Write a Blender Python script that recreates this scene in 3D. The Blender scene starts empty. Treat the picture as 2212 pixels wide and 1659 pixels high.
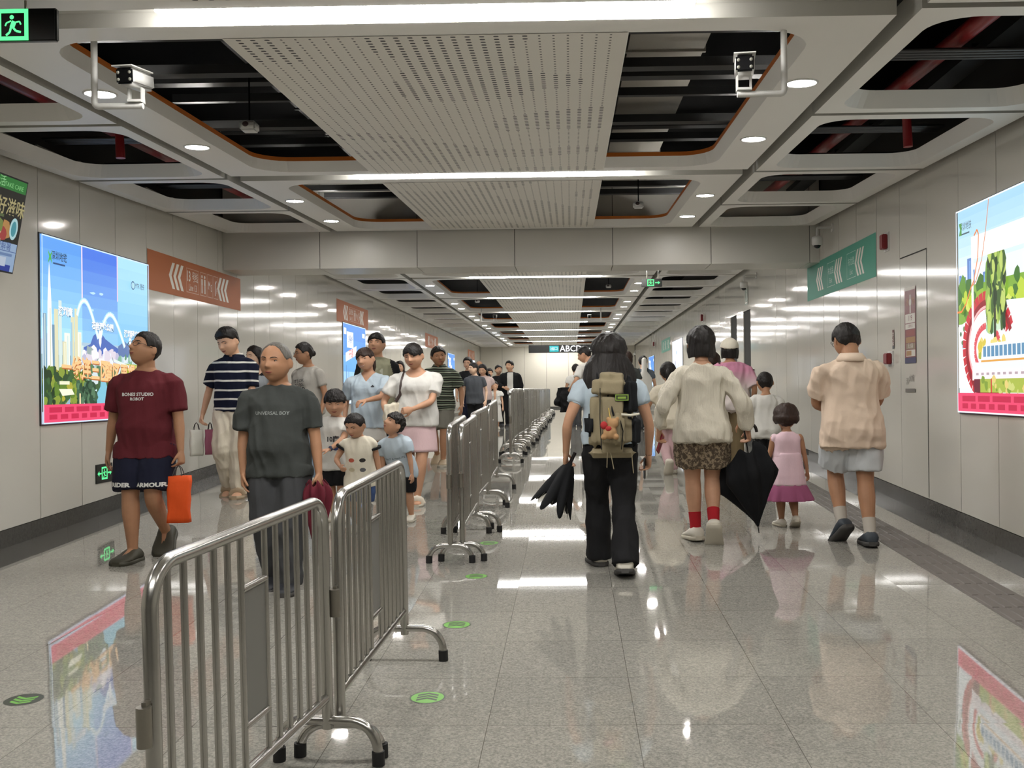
import bpy, bmesh, math, random
from mathutils import Vector, Matrix, noise
from mathutils.geometry import tessellate_polygon
from mathutils.bvhtree import BVHTree
random.seed(7)
PI = math.pi
S = bpy.context.scene
COL = S.collection

# ------------------------------------------------------------------ camera
FPX = 2200.0
cam_d = bpy.data.cameras.new('camera'); cam = bpy.data.objects.new('camera', cam_d); COL.objects.link(cam)
cam_d.sensor_fit = 'HORIZONTAL'; cam_d.sensor_width = 36.0
cam_d.lens = FPX / 2212 * 36.0
cam_d.shift_x = -(1196 - 1106) / 2212; cam_d.shift_y = (840 - 829.5) / 2212
cam_d.clip_start = 0.05; cam_d.clip_end = 200
cam.matrix_world = (Matrix.Translation((0, 0, 1.5)) @ Matrix.Rotation(0.0168, 4, 'Z')
                    @ Matrix.Rotation(PI / 2, 4, 'X') @ Matrix.Rotation(-0.0105, 4, 'Z'))
S.camera = cam

# ------------------------------------------------------------------ view, world
S.view_settings.view_transform = 'Standard'; S.view_settings.look = 'None'
S.view_settings.gamma = 1.0; S.view_settings.use_curve_mapping = False
S.view_settings.exposure = 0.05
S.cycles.use_denoising = True
S.cycles.max_bounces = 7; S.cycles.diffuse_bounces = 4; S.cycles.glossy_bounces = 4
S.cycles.transmission_bounces = 4; S.cycles.transparent_max_bounces = 6
S.cycles.sample_clamp_indirect = 6.0
S.cycles.caustics_reflective = False; S.cycles.caustics_refractive = False
W = bpy.data.worlds.new('world'); S.world = W; W.use_nodes = True
W.node_tree.nodes['Background'].inputs[0].default_value = (0.8, 0.9, 1.0, 1)
W.node_tree.nodes['Background'].inputs[1].default_value = 0.25
BAR_E, DOWN_E = 44.0, 200.0          # light output of the linear lamps and of the downlights

# ------------------------------------------------------------------ layout constants (metres)
SL, YR = 0.0355, 14.65               # the floor climbs as a ramp, then runs level
Z2 = SL * YR
CH = 3.10                            # ceiling height over the floor
XL, XR = -4.50, 3.22
YB, YE = -6.0, 50.7
MOD = 4.36
def fz(y): return SL * min(y, YR)
def sect1(y): return y < 13.5
def cz(y): return CH + (SL * y if y < 13.5 else Z2)

# ------------------------------------------------------------------ materials
def lin(c):
    return c / 12.92 if c <= 0.04045 else ((c + 0.055) / 1.055) ** 2.4
def rgb(h):
    h = h.lstrip('#'); return tuple(lin(int(h[i:i + 2], 16) / 255) for i in (0, 2, 4)) + (1,)
MATS = {}
class NT:
    def __init__(s, m): s.t = m.node_tree; s.n = s.t.nodes; s.l = s.t.links
    def new(s, typ, **kw):
        n = s.n.new(typ)
        for k, v in kw.items(): setattr(n, k, v)
        return n
    def set(s, n, i, v):
        if hasattr(v, 'is_output'): s.l.new(v, n.inputs[i])
        else: n.inputs[i].default_value = v
    def math(s, op, a, b=0.0, c=None):
        n = s.new('ShaderNodeMath', operation=op); s.set(n, 0, a); s.set(n, 1, b)
        if c is not None: s.set(n, 2, c)
        return n.outputs[0]
    def mix(s, f, a, b):
        n = s.new('ShaderNodeMix', data_type='RGBA'); s.set(n, 0, f); s.set(n, 6, a); s.set(n, 7, b)
        return n.outputs[2]
    def noise(s, vec, scale, detail=2.0, rough=0.5, dim='3D'):
        n = s.new('ShaderNodeTexNoise', noise_dimensions=dim); s.l.new(vec, n.inputs['Vector'])
        n.inputs['Scale'].default_value = scale; n.inputs['Detail'].default_value = detail
        n.inputs['Roughness'].default_value = rough
        return n.outputs['Fac']
    def coord(s, w='Object'): return s.new('ShaderNodeTexCoord').outputs[w]
    def mapv(s, vec, sc):
        n = s.new('ShaderNodeMapping'); s.l.new(vec, n.inputs[0]); n.inputs['Scale'].default_value = sc
        return n.outputs[0]
    def bump(s, h, strength, dist):
        n = s.new('ShaderNodeBump'); n.inputs['Strength'].default_value = strength
        n.inputs['Distance'].default_value = dist; s.l.new(h, n.inputs['Height']); return n.outputs[0]
def mat(name, col, rough=0.5, metal=0.0, spec=0.5, emit=None, es=1.0, coat=0.0, alpha=1.0):
    if name in MATS: return MATS[name]
    m = bpy.data.materials.new(name); m.use_nodes = True
    b = m.node_tree.nodes['Principled BSDF']
    c = rgb(col) if isinstance(col, str) else tuple(col) + ((1,) if len(col) == 3 else ())
    b.inputs['Base Color'].default_value = c; b.inputs['Roughness'].default_value = rough
    b.inputs['Metallic'].default_value = metal; b.inputs['Specular IOR Level'].default_value = spec
    b.inputs['Coat Weight'].default_value = coat; b.inputs['Alpha'].default_value = alpha
    if emit:
        b.inputs['Emission Color'].default_value = rgb(emit) if isinstance(emit, str) else tuple(emit) + (1,)
        b.inputs['Emission Strength'].default_value = es
    MATS[name] = m
    return m
def bsdf(m): return m.node_tree.nodes['Principled BSDF']
def glow(hexc, s=1.0):
    k = 'lit_' + hexc.strip('#') + '_%g' % s
    return mat(k, '#050505', 0.4, 0, 0.3, emit=hexc, es=s)
def cloth(name, col, rough=0.9, bscale=60.0, bstr=0.25, bdist=0.004, vary=0.12, xyz=(1, 1, 0.5)):
    """woven fabric: slight tone variation and fold bumps"""
    if name in MATS: return MATS[name]
    m = mat(name, col, rough, 0, 0.2); t = NT(m); b = bsdf(m)
    c = rgb(col) if isinstance(col, str) else col
    co = t.coord(); f = t.noise(t.mapv(co, xyz), 9.0, 3.0)
    g = t.noise(co, 420.0, 1.0)
    k = t.math('ADD', t.math('MULTIPLY', t.math('SUBTRACT', f, 0.5), vary * 2.2), t.math('MULTIPLY', t.math('SUBTRACT', g, 0.5), vary * 1.5))
    hi = tuple(min(1, x * 1.35 + 0.01) for x in c[:3]) + (1,); lo = tuple(x * 0.65 for x in c[:3]) + (1,)
    t.set(b, 'Base Color', t.mix(t.math('ADD', k, 0.5), lo, hi))
    h = t.noise(t.mapv(co, xyz), bscale * 0.35, 3.0, 0.6)
    t.l.new(t.bump(h, bstr, bdist * 3), b.inputs['Normal'])
    return m
def stripes(name, base, stripe, period, width, off=0.0, extra=None):
    m = mat(name, base, 0.9, 0, 0.2); t = NT(m); b = bsdf(m)
    sx = t.new('ShaderNodeSeparateXYZ'); co = t.coord(); t.l.new(co, sx.inputs[0])
    wob = t.math('MULTIPLY', t.math('SUBTRACT', t.noise(co, 5.0, 1.0), 0.5), 0.02)
    z = t.math('ADD', t.math('ADD', sx.outputs[2], off), wob)
    fr = t.math('FRACT', t.math('DIVIDE', z, period))
    k = t.math('LESS_THAN', fr, width / period)
    c = t.mix(k, rgb(base), rgb(stripe))
    if extra:
        k2 = t.math('COMPARE', fr, extra[1], extra[2]); c = t.mix(k2, c, rgb(extra[0]))
    t.set(b, 'Base Color', c)
    h = t.noise(t.mapv(co, (1, 1, 0.5)), 20.0, 3.0, 0.6); t.l.new(t.bump(h, 0.25, 0.012), b.inputs['Normal'])
    return m

def smooth01(t): t = max(0.0, min(1.0, t)); return t * t * (3 - 2 * t)
def lerp(a, b, t): return a + (b - a) * t
def interp(tab, x):
    if x <= tab[0][0]: return tab[0][1]
    for (a, va), (b, vb) in zip(tab, tab[1:]):
        if x <= b: return va + (vb - va) * (x - a) / (b - a)
    return tab[-1][1]

# ------------------------------------------------------------------ objects
def link(o, parent=None):
    COL.objects.link(o)
    if parent is not None: o.parent = parent
    return o
def tag(o, label=None, cat=None, group=None, kind=None):
    if label: o['label'] = label
    if cat: o['category'] = cat
    if group: o['group'] = group
    if kind: o['kind'] = kind
    return o
def empty(name, loc, label, cat, group=None, rz=0.0):
    o = bpy.data.objects.new(name, None); o.empty_display_size = 0.1
    o.location = loc; o.rotation_euler = (0, 0, rz); link(o)
    return tag(o, label, cat, group)
def obj(name, bm, mats, parent=None, smooth=False):
    me = bpy.data.meshes.new(name); bm.to_mesh(me); bm.free()
    for m in (mats if isinstance(mats, (list, tuple)) else [mats]): me.materials.append(m)
    if smooth:
        me.polygons.foreach_set('use_smooth', [True] * len(me.polygons))
    o = bpy.data.objects.new(name, me); link(o, parent)
    return o
def struct(name, bm, mats, smooth=False):
    return tag(obj(name, bm, mats, None, smooth), kind='structure')
def copy_tree(o, parent=None):
    c = o.copy(); COL.objects.link(c)
    if parent is not None: c.parent = parent
    for ch in o.children: copy_tree(ch, c)
    return c
def quad(bm, pts, mi=0):
    f = bm.faces.new([bm.verts.new(p) for p in pts]); f.material_index = mi; return f
def box(bm, x0, x1, y0, y1, z0, z1, mi=0, M=None):
    v = [Vector((x, y, z)) for z in (z0, z1) for y in (y0, y1) for x in (x0, x1)]
    if M is not None: v = [M @ p for p in v]
    v = [bm.verts.new(p) for p in v]
    for a in ((0, 2, 3, 1), (4, 5, 7, 6), (0, 1, 5, 4), (1, 3, 7, 5), (3, 2, 6, 7), (2, 0, 4, 6)):
        f = bm.faces.new([v[i] for i in a]); f.material_index = mi
def frame_of(d):
    d = d.normalized(); up = Vector((0, 0, 1)) if abs(d.z) < 0.95 else Vector((0, 1, 0))
    a = d.cross(up).normalized(); return a, a.cross(d).normalized()
def tube(bm, pts, r, n=10, mi=0, cap=True, closed=False):
    """round tube along a polyline with parallel-transported rings; r a number or one per point"""
    pts = [Vector(p) for p in pts]; N = len(pts)
    rs = r if isinstance(r, (list, tuple)) else [r] * N
    rings = []; a = None
    for i, p in enumerate(pts):
        d = (pts[min(i + 1, N - 1)] - pts[max(i - 1, 0)]).normalized()
        if a is None: a, b = frame_of(d)
        else:
            a = (a - d * a.dot(d)).normalized()
        b = d.cross(a)
        rr = rs[i] if not isinstance(rs[i], (list, tuple)) else None
        ra, rb = (rr, rr) if rr is not None else rs[i]
        rings.append([bm.verts.new(p + a * (ra * math.cos(2 * PI * k / n)) + b * (rb * math.sin(2 * PI * k / n))) for k in range(n)])
    for i in range(N - 1):
        for k in range(n):
            f = bm.faces.new((rings[i][k], rings[i][(k + 1) % n], rings[i + 1][(k + 1) % n], rings[i + 1][k])); f.material_index = mi; f.smooth = True
    if cap:
        for q in (rings[0][::-1], rings[-1]):
            f = bm.faces.new(q); f.material_index = mi
            for e in f.edges: e.smooth = False
    return rings
def arc_pts(p0, p1, p2, r, n=6):
    """p0-p1-p2 with the corner at p1 rounded"""
    p0, p1, p2 = Vector(p0), Vector(p1), Vector(p2)
    a = (p0 - p1).normalized(); b = (p2 - p1).normalized()
    s, e = p1 + a * r, p1 + b * r; out = []
    for i in range(n + 1):
        t = i / n; out.append((1 - t) ** 2 * s + 2 * t * (1 - t) * (p1 * 0.75 + (s + e) * 0.125) + t * t * e)
    return out
def ellipsoid(bm, c, r, M=None, u=20, v=12, mi=0):
    ring = []
    c = Vector(c)
    for j in range(1, v):
        th = PI * j / v
        ring.append([bm.verts.new((M or Matrix()) @ (c + Vector((r[0] * math.sin(th) * math.cos(2 * PI * i / u), r[1] * math.sin(th) * math.sin(2 * PI * i / u), r[2] * math.cos(th))))) for i in range(u)])
    t = bm.verts.new((M or Matrix()) @ (c + Vector((0, 0, r[2])))); b = bm.verts.new((M or Matrix()) @ (c - Vector((0, 0, r[2]))))
    fs = []
    for i in range(u):
        k = (i + 1) % u
        fs.append(bm.faces.new((t, ring[0][i], ring[0][k]))); fs.append(bm.faces.new((b, ring[-1][k], ring[-1][i])))
        for j in range(v - 2): fs.append(bm.faces.new((ring[j][i], ring[j + 1][i], ring[j + 1][k], ring[j][k])))
    for f in fs: f.material_index = mi; f.smooth = True
def loft(bm, rings, cap=True, mi=0):
    """rings: lists of points with equal length"""
    R = [[bm.verts.new(p) for p in r] for r in rings]; n = len(R[0])
    for i in range(len(R) - 1):
        for k in range(n):
            f = bm.faces.new((R[i][k], R[i][(k + 1) % n], R[i + 1][(k + 1) % n], R[i + 1][k])); f.material_index = mi; f.smooth = True
    if cap:
        bm.faces.new(R[0][::-1]).material_index = mi; bm.faces.new(R[-1]).material_index = mi
def text_mesh(s, size, spacing=1.0, bold=0.0):
    """flat letters as triangles centred on the origin in the xy plane"""
    cu = bpy.data.curves.new('t', 'FONT'); cu.body = s; cu.size = size; cu.align_x = 'CENTER'; cu.align_y = 'CENTER'
    cu.space_character = spacing; cu.offset = bold; cu.resolution_u = 2
    o = bpy.data.objects.new('t', cu); COL.objects.link(o)
    dg = bpy.context.evaluated_depsgraph_get()
    me = bpy.data.meshes.new_from_object(o.evaluated_get(dg))
    bm = bmesh.new(); bm.from_mesh(me)
    bpy.data.objects.remove(o); bpy.data.curves.remove(cu); bpy.data.meshes.remove(me)
    return bm
def add_bm(dst, src, M, mi=0):
    src.verts.index_update(); vs = [dst.verts.new(M @ v.co) for v in src.verts]
    for f in src.faces:
        try: g = dst.faces.new([vs[v.index] for v in f.verts]); g.material_index = mi
        except ValueError: pass
    src.free()
class Art:
    """flat printed picture: polygons and letters stacked in thin ink layers, u to the right, v up, in metres"""
    def __init__(s, M): s.bm = bmesh.new(); s.M = M; s.ms = []; s.k = 0; s.wh = None
    def mi(s, m):
        if m not in s.ms: s.ms.append(m)
        return s.ms.index(m)
    def poly(s, pts, m):
        s.k += 1; z = s.k * 0.00003
        if s.wh: pts = [(min(max(p[0], 0), s.wh[0]), min(max(p[1], 0), s.wh[1])) for p in pts]
        vs = [Vector((p[0], p[1], 0)) for p in pts]
        if len(vs) <= 4: tris = [range(len(vs))]
        else: tris = tessellate_polygon([vs])
        bv = [s.bm.verts.new(s.M @ Vector((p.x, p.y, z))) for p in vs]; i = s.mi(m)
        for t in tris:
            try: s.bm.faces.new([bv[a] for a in t]).material_index = i
            except ValueError: pass
    def rect(s, x0, y0, x1, y1, m): s.poly([(x0, y0), (x1, y0), (x1, y1), (x0, y1)], m)
    def ring(s, x0, y0, x1, y1, w, m):
        s.rect(x0, y0, x1, y0 + w, m); s.rect(x0, y1 - w, x1, y1, m); s.rect(x0, y0, x0 + w, y1, m); s.rect(x1 - w, y0, x1, y1, m)
    def disc(s, x, y, r, m, n=20, ry=None, jit=0.0):
        s.poly([(x + r * (1 + random.uniform(-jit, jit)) * math.cos(2 * PI * i / n), y + (ry or r) * (1 + random.uniform(-jit, jit)) * math.sin(2 * PI * i / n)) for i in range(n)], m)
    def line(s, pts, w, m):
        for (a, b) in zip(pts, pts[1:]):
            d = Vector((b[0] - a[0], b[1] - a[1])); d = d.normalized() * (w / 2); nx, ny = -d.y, d.x
            s.poly([(a[0] - nx, a[1] - ny), (b[0] - nx, b[1] - ny), (b[0] + nx, b[1] + ny), (a[0] + nx, a[1] + ny)], m)
    def text(s, t, x, y, size, m, sx=1.0, rot=0.0, bold=0.0):
        s.k += 1
        add_bm(s.bm, text_mesh(t, size, 1.0, bold), s.M @ Matrix.Translation((x, y, s.k * 0.00003)) @ Matrix.Rotation(rot, 4, 'Z') @ Matrix.Diagonal((sx, 1, 1, 1)), s.mi(m))
    def blobs(s, x0, y0, x1, y1, n, r, ms, ry=None):
        for _ in range(n):
            q = r * random.uniform(0.5, 1.3)
            s.disc(random.uniform(x0, x1), random.uniform(y0, y1), q, random.choice(ms), 8, (ry or 1) * q, 0.3)
    def done(s, name, parent):
        return obj(name, s.bm, s.ms, parent)
# ------------------------------------------------------------------ shell materials
def floor_material():
    m = mat('polished_granite', '#b4b0a4', 0.03, 0, 0.5); t = NT(m); b = bsdf(m)
    b.inputs['IOR'].default_value = 1.85
    co = t.coord(); sx = t.new('ShaderNodeSeparateXYZ'); t.l.new(co, sx.inputs[0])
    gx = t.math('DIVIDE', t.math('SUBTRACT', sx.outputs[0], 0.25), 0.6)
    gy = t.math('DIVIDE', t.math('SUBTRACT', sx.outputs[1], 4.70), 0.6)
    cell = t.new('ShaderNodeCombineXYZ'); t.l.new(t.math('FLOOR', gx), cell.inputs[0]); t.l.new(t.math('FLOOR', gy), cell.inputs[1])
    wn = t.new('ShaderNodeTexWhiteNoise', noise_dimensions='3D'); t.l.new(cell.outputs[0], wn.inputs['Vector'])
    dx = t.math('PINGPONG', t.math('ADD', gx, 100.0), 0.5); dy = t.math('PINGPONG', t.math('ADD', gy, 100.0), 0.5)
    seam = t.math('LESS_THAN', t.math('MINIMUM', dx, dy), 0.0024)
    g1 = t.noise(co, 95.0, 2.0, 0.7); g2 = t.noise(co, 38.0, 3.0, 0.65)
    k = t.math('ADD', t.math('MULTIPLY', t.math('SUBTRACT', g1, 0.5), 2.6), t.math('MULTIPLY', t.math('SUBTRACT', g2, 0.5), 1.2))
    k = t.math('ADD', t.math('ADD', k, 0.5), t.math('MULTIPLY', t.math('SUBTRACT', wn.outputs['Value'], 0.5), 0.18))
    k = t.math('MAXIMUM', t.math('MINIMUM', k, 1.0), 0.0)
    c = t.mix(k, rgb('#7b7973'), rgb('#a5a299'))
    # dark border strip along both walls
    e = t.math('MAXIMUM', t.math('GREATER_THAN', sx.outputs[0], 2.93), t.math('LESS_THAN', sx.outputs[0], -4.05))
    c = t.mix(e, c, t.mix(k, rgb('#4c4b48'), rgb('#6b6a66')))
    c = t.mix(seam, c, rgb('#5c5952'))
    t.set(b, 'Base Color', c)
    # every slab lies at its own very small tilt
    v = t.new('ShaderNodeVectorMath', operation='SUBTRACT'); t.l.new(wn.outputs['Color'], v.inputs[0]); v.inputs[1].default_value = (0.5, 0.5, 0.5)
    v2 = t.new('ShaderNodeVectorMath', operation='MULTIPLY'); t.l.new(v.outputs[0], v2.inputs[0]); v2.inputs[1].default_value = (0.006, 0.006, 0)
    ge = t.new('ShaderNodeNewGeometry')
    v3 = t.new('ShaderNodeVectorMath', operation='ADD'); t.l.new(ge.outputs['Normal'], v3.inputs[0]); t.l.new(v2.outputs[0], v3.inputs[1])
    v4 = t.new('ShaderNodeVectorMath', operation='NORMALIZE'); t.l.new(v3.outputs[0], v4.inputs[0])
    t.l.new(v4.outputs[0], b.inputs['Normal'])
    return m
M_FLOOR = floor_material()
M_WALL = mat('white_enamel_panel', '#c8c5bc', 0.09, 0, 0.42)
_t = NT(M_WALL); _t.l.new(_t.bump(_t.noise(_t.coord(), 2.0, 1.0), 0.02, 0.02), bsdf(M_WALL).inputs['Normal'])
M_JOINT = mat('panel_joint', '#2f2e2b', 0.8)
M_BASE = mat('dark_granite_base', '#4a4946', 0.18); _t = NT(M_BASE)
_t.set(bsdf(M_BASE), 'Base Color', _t.mix(_t.noise(_t.coord(), 40, 4, 0.7), rgb('#33322f'), rgb('#5c5b57')))
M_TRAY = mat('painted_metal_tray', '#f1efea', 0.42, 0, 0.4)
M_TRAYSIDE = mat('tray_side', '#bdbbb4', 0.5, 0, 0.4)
M_ORANGE = mat('orange_trim', '#cb7026', 0.5)
M_VOID = mat('void_black', '#060606', 0.9, 0, 0.05)
M_BEAM = mat('beam_panel', '#c4c1b9', 0.35, 0, 0.4)
M_STRIP = mat('tactile_grey', '#6d6864', 0.55)
M_STEEL = mat('brushed_steel', '#8f8a80', 0.35, 0.9)
def perforated_material():
    m = mat('perforated_panel', '#cfcabd', 0.45, 0, 0.4); t = NT(m); b = bsdf(m)
    sx = t.new('ShaderNodeSeparateXYZ'); t.l.new(t.coord(), sx.inputs[0]); x, y = sx.outputs[0], sx.outputs[1]
    px, py = 0.0725, 0.046
    cx = t.math('DIVIDE', t.math('ADD', x, 1.70), px); cy = t.math('DIVIDE', y, py)
    ix, iy = t.math('FLOOR', cx), t.math('FLOOR', cy)
    fx = t.math('ABSOLUTE', t.math('SUBTRACT', t.math('FRACT', cx), 0.5)); fy = t.math('ABSOLUTE', t.math('SUBTRACT', t.math('FRACT', cy), 0.5))
    cv = t.new('ShaderNodeCombineXYZ'); t.l.new(t.math('MULTIPLY', ix, px), cv.inputs[0]); t.l.new(t.math('MULTIPLY', iy, py), cv.inputs[1])
    n = t.noise(cv.outputs[0], 0.62, 0.6)
    w = t.math('FRACT', t.math('ADD', t.math('MULTIPLY', n, 3.6), t.math('MULTIPLY', t.math('MULTIPLY', iy, py), 0.30)))
    big = t.math('LESS_THAN', w, 0.36)
    hw = t.math('ADD', 0.085, t.math('MULTIPLY', big, 0.105)); hh = t.math('ADD', 0.18, t.math('MULTIPLY', big, 0.04))
    r2 = t.math('ADD', t.math('POWER', t.math('DIVIDE', fx, hw), 4.0), t.math('POWER', t.math('DIVIDE', fy, hh), 2.0))
    hole = t.math('LESS_THAN', r2, 1.0)
    edge = t.math('GREATER_THAN', t.math('MAXIMUM', t.math('ABSOLUTE', t.math('ADD', x, 0.7175)), 0), 0.985)
    hole = t.math('MULTIPLY', hole, t.math('SUBTRACT', 1.0, edge))
    t.set(b, 'Base Color', t.mix(hole, rgb('#e6e2d9'), t.mix(big, rgb('#5c5a54'), rgb('#161615'))))
    return m
M_PERF = perforated_material()

# ------------------------------------------------------------------ floor
bm = bmesh.new()
ys = [YB, 0, YR, YE]
for a, b in zip(ys, ys[1:]):
    quad(bm, [(XL - 0.3, a, fz(a)), (XR + 0.3, a, fz(a)), (XR + 0.3, b, fz(b)), (XL - 0.3, b, fz(b))])
struct('floor', bm, M_FLOOR)
bm = bmesh.new()                       # tactile paving: grey slabs with four raised bars
y = -1.0
while y < 14.4:
    b = y + 0.296
    for x0, x1, h in [(2.40, 2.70, 0.003)] + [(2.418 + 0.072 * k, 2.453 + 0.072 * k, 0.008) for k in range(4)]:
        e = 0.012 if h > 0.004 else 0
        p = [(x0, y + e, fz(y) + h), (x1, y + e, fz(y) + h), (x1, b - e, fz(b) + h), (x0, b - e, fz(b) + h)]
        quad(bm, p); q = [(v[0] + d[0] * 0.006, v[1] + d[1] * 0.004, fz(v[1]) + 0.001) for v, d in zip(p, ((-1, -1), (1, -1), (1, 1), (-1, 1)))]
        for i in range(4): quad(bm, [q[i], q[(i + 1) % 4], p[(i + 1) % 4], p[i]])
    y += 0.30
struct('trim_1', bm, M_STRIP)

# ------------------------------------------------------------------ walls: enamel panels with open joints, each hung at its own slight angle
def wall(name, x, sgn, y0, pitch, doors=()):
    bm = bmesh.new(); rnd = random.Random(name)
    k = math.floor((YB - y0) / pitch)
    quad(bm, [(x + sgn * 0.02, YB, -1), (x + sgn * 0.02, YE, -1), (x + sgn * 0.02, YE, 5), (x + sgn * 0.02, YB, 5)][::(1 if sgn > 0 else -1)], 1)
    while y0 + k * pitch < YE:
        a, b = y0 + k * pitch, min(y0 + (k + 1) * pitch, YE); g = 0.004
        t1, t2 = rnd.uniform(-.0016, .0016), rnd.uniform(-.0016, .0016)
        zb0, zb1 = fz(a) + (0.145 if a < 13.8 else 0.07), fz(b) + (0.145 if a < 13.8 else 0.07)
        top = cz((a + b) / 2) + .20
        hole = [d for d in doors if a < (d[0] + d[1]) / 2 < b]
        segs = [(a + g, b - g, zb0, zb1, top)]
        if hole:
            d = hole[0]; segs = [(a + g, d[0], zb0, zb1, top), (d[1], b - g, zb0, zb1, top), (d[0], d[1], d[2], d[2], top)]
        for (p, q, za, zb, zt) in segs:
            if q - p < 0.005: continue
            v = [(x - sgn * t1, p, za), (x + sgn * t1, q, zb), (x + sgn * t2, q, zt), (x - sgn * t2, p, zt)]
            w = [(X + sgn * 0.018, Y, Z) for X, Y, Z in v]
            fl = (lambda l: l if sgn < 0 else l[::-1])
            quad(bm, fl(v))
            for i in range(4): quad(bm, fl([w[i], w[(i + 1) % 4], v[(i + 1) % 4], v[i]]))
        k += 1
    return struct(name, bm, [M_WALL, M_JOINT])
LIFTS = [(18.15, 19.05, 2.89), (19.65, 20.55, 2.89)]
wall('wall_left', XL, -1, 8.555, 0.735)
wr = wall('wall_right', XR, 1, 8.48, 0.75, LIFTS)
def skirting(name, x, sgn):
    bm = bmesh.new()
    y = YB
    while y < YE:
        b = min(y + 0.6, YE); s2 = 13.86 if y < 13.86 < b else None
        for p, q in ([(y, s2), (s2, b)] if s2 else [(y, b)]):
            if sgn > 0 and any(p < d[1] and q > d[0] for d in LIFTS): continue
            h = 0.14 if q <= 13.87 else 0.065; g = 0.001
            x0 = x - sgn * 0.004 if h > 0.1 else x + sgn * 0.004; x1 = x + sgn * 0.018
            v = []
            for X in (x0, x1):
                for Y in (p + g, q - g):
                    for Z in (0, h): v.append(bm.verts.new((X, Y, fz(Y) + Z)))
            for f in ((0, 1, 3, 2), (4, 6, 7, 5), (1, 5, 7, 3), (0, 4, 5, 1), (2, 3, 7, 6)):
                bm.faces.new([v[i] for i in f])
        y = b
    bmesh.ops.recalc_face_normals(bm, faces=bm.faces)
    struct(name, bm, M_BASE)
skirting('baseboard_left', XL, -1); skirting('baseboard_right', XR, 1)
bm = bmesh.new(); x = XL
while x < XR:
    b = min(x + 1.1, XR)
    box(bm, x + .006, b - .006, YE - 0.02, YE + 0.02, Z2 + 0.1, 4.4); x = b
box(bm, XL - .3, XR + .3, YE + .02, YE + .05, Z2 - .5, 4.6, 1)
struct('wall_back', bm, [mat('far_wall_panel', '#cbc6b9', 0.4), M_JOINT])
bm = bmesh.new(); box(bm, XL, XR, YE - 0.035, YE - 0.02, Z2, Z2 + 0.1); struct('baseboard_back', bm, M_BASE)
bm = bmesh.new(); box(bm, XL - .3, XR + .3, YB - .06, YB, -1, 4.6); struct('wall_front', bm, M_WALL)

# ------------------------------------------------------------------ ceiling
def rounded(x0, x1, y0, y1, rs, n=7):
    """rectangle with its own radius per corner (x0y0, x1y0, x1y1, x0y1), counter-clockwise"""
    out = []
    for (cx, cy, a0), r in zip(((x0, y0, PI), (x1, y0, 1.5 * PI), (x1, y1, 0), (x0, y1, PI / 2)), rs):
        if r < 0.005: out.append((cx, cy)); continue
        ox = cx + (r if cx == x0 else -r); oy = cy + (r if cy == y0 else -r)
        out += [(ox + r * math.cos(a0 + PI / 2 * i / n), oy + r * math.sin(a0 + PI / 2 * i / n)) for i in range(n + 1)]
    return out
def tray(bm, outer, holes, base, lip=0.10, trim=0.0, side=0.13):
    """flat metal tray: a plate with cut-outs, raised lips round every edge"""
    loops = [outer] + holes
    P = [[Vector((p[0], p[1], 0)) for p in l] for l in loops]
    vs = [bm.verts.new((p[0], p[1], base(p[1]))) for l in loops for p in l]
    for t in tessellate_polygon(P):
        f = bm.faces.new([vs[i] for i in t]); f.material_index = 0
        f.normal_update()
        if f.normal.z > 0: f.normal_flip()
    for li, l in enumerate(loops):
        n = len(l); h0 = 0.0; inset = 0.045 if li else 0.0; cxm = sum(p[0] for p in l) / n; cym = sum(p[1] for p in l) / n
        lx = max(p[0] for p in l) - cxm; ly = max(p[1] for p in l) - cym
        def at(p, hgt):                                    # lips lean inwards as they rise
            k = inset * min(1.0, hgt / max(lip, .01)); fx = 0.0 if (trim and min(abs(p[0] + 1.74), abs(p[0] - .31)) < .02) else k * (p[0] - cxm) / lx
            return (p[0] - fx, p[1] - k * (p[1] - cym) / ly, base(p[1]) + hgt)
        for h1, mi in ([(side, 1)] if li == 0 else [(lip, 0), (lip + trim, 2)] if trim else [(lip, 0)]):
            for i in range(n):
                p, q = l[i], l[(i + 1) % n]
                ins = 0.0
                f = bm.faces.new([bm.verts.new(v) for v in (at(p, h0), at(q, h0), at(q, h1), at(p, h1))])
                f.material_index = mi
            h0 = h1
CX = -0.715
modules = []                                  # (y0, y1) between lamp channels
y = 4.78
while y > YB: y -= MOD
B1 = []
while y < 13.0: B1.append(y); y += MOD
B2 = [19.25 + MOD * k for k in range(-1, 8)]
mods = [(a, min(b, 13.15 + 0.1)) for a, b in zip(B1, B1[1:] + [13.25])] + [(13.75, B2[0])] + [(a, min(b, YE + .1)) for a, b in zip(B2, B2[1:] + [YE + .1])]
bm = bmesh.new(); bp = bmesh.new()
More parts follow.
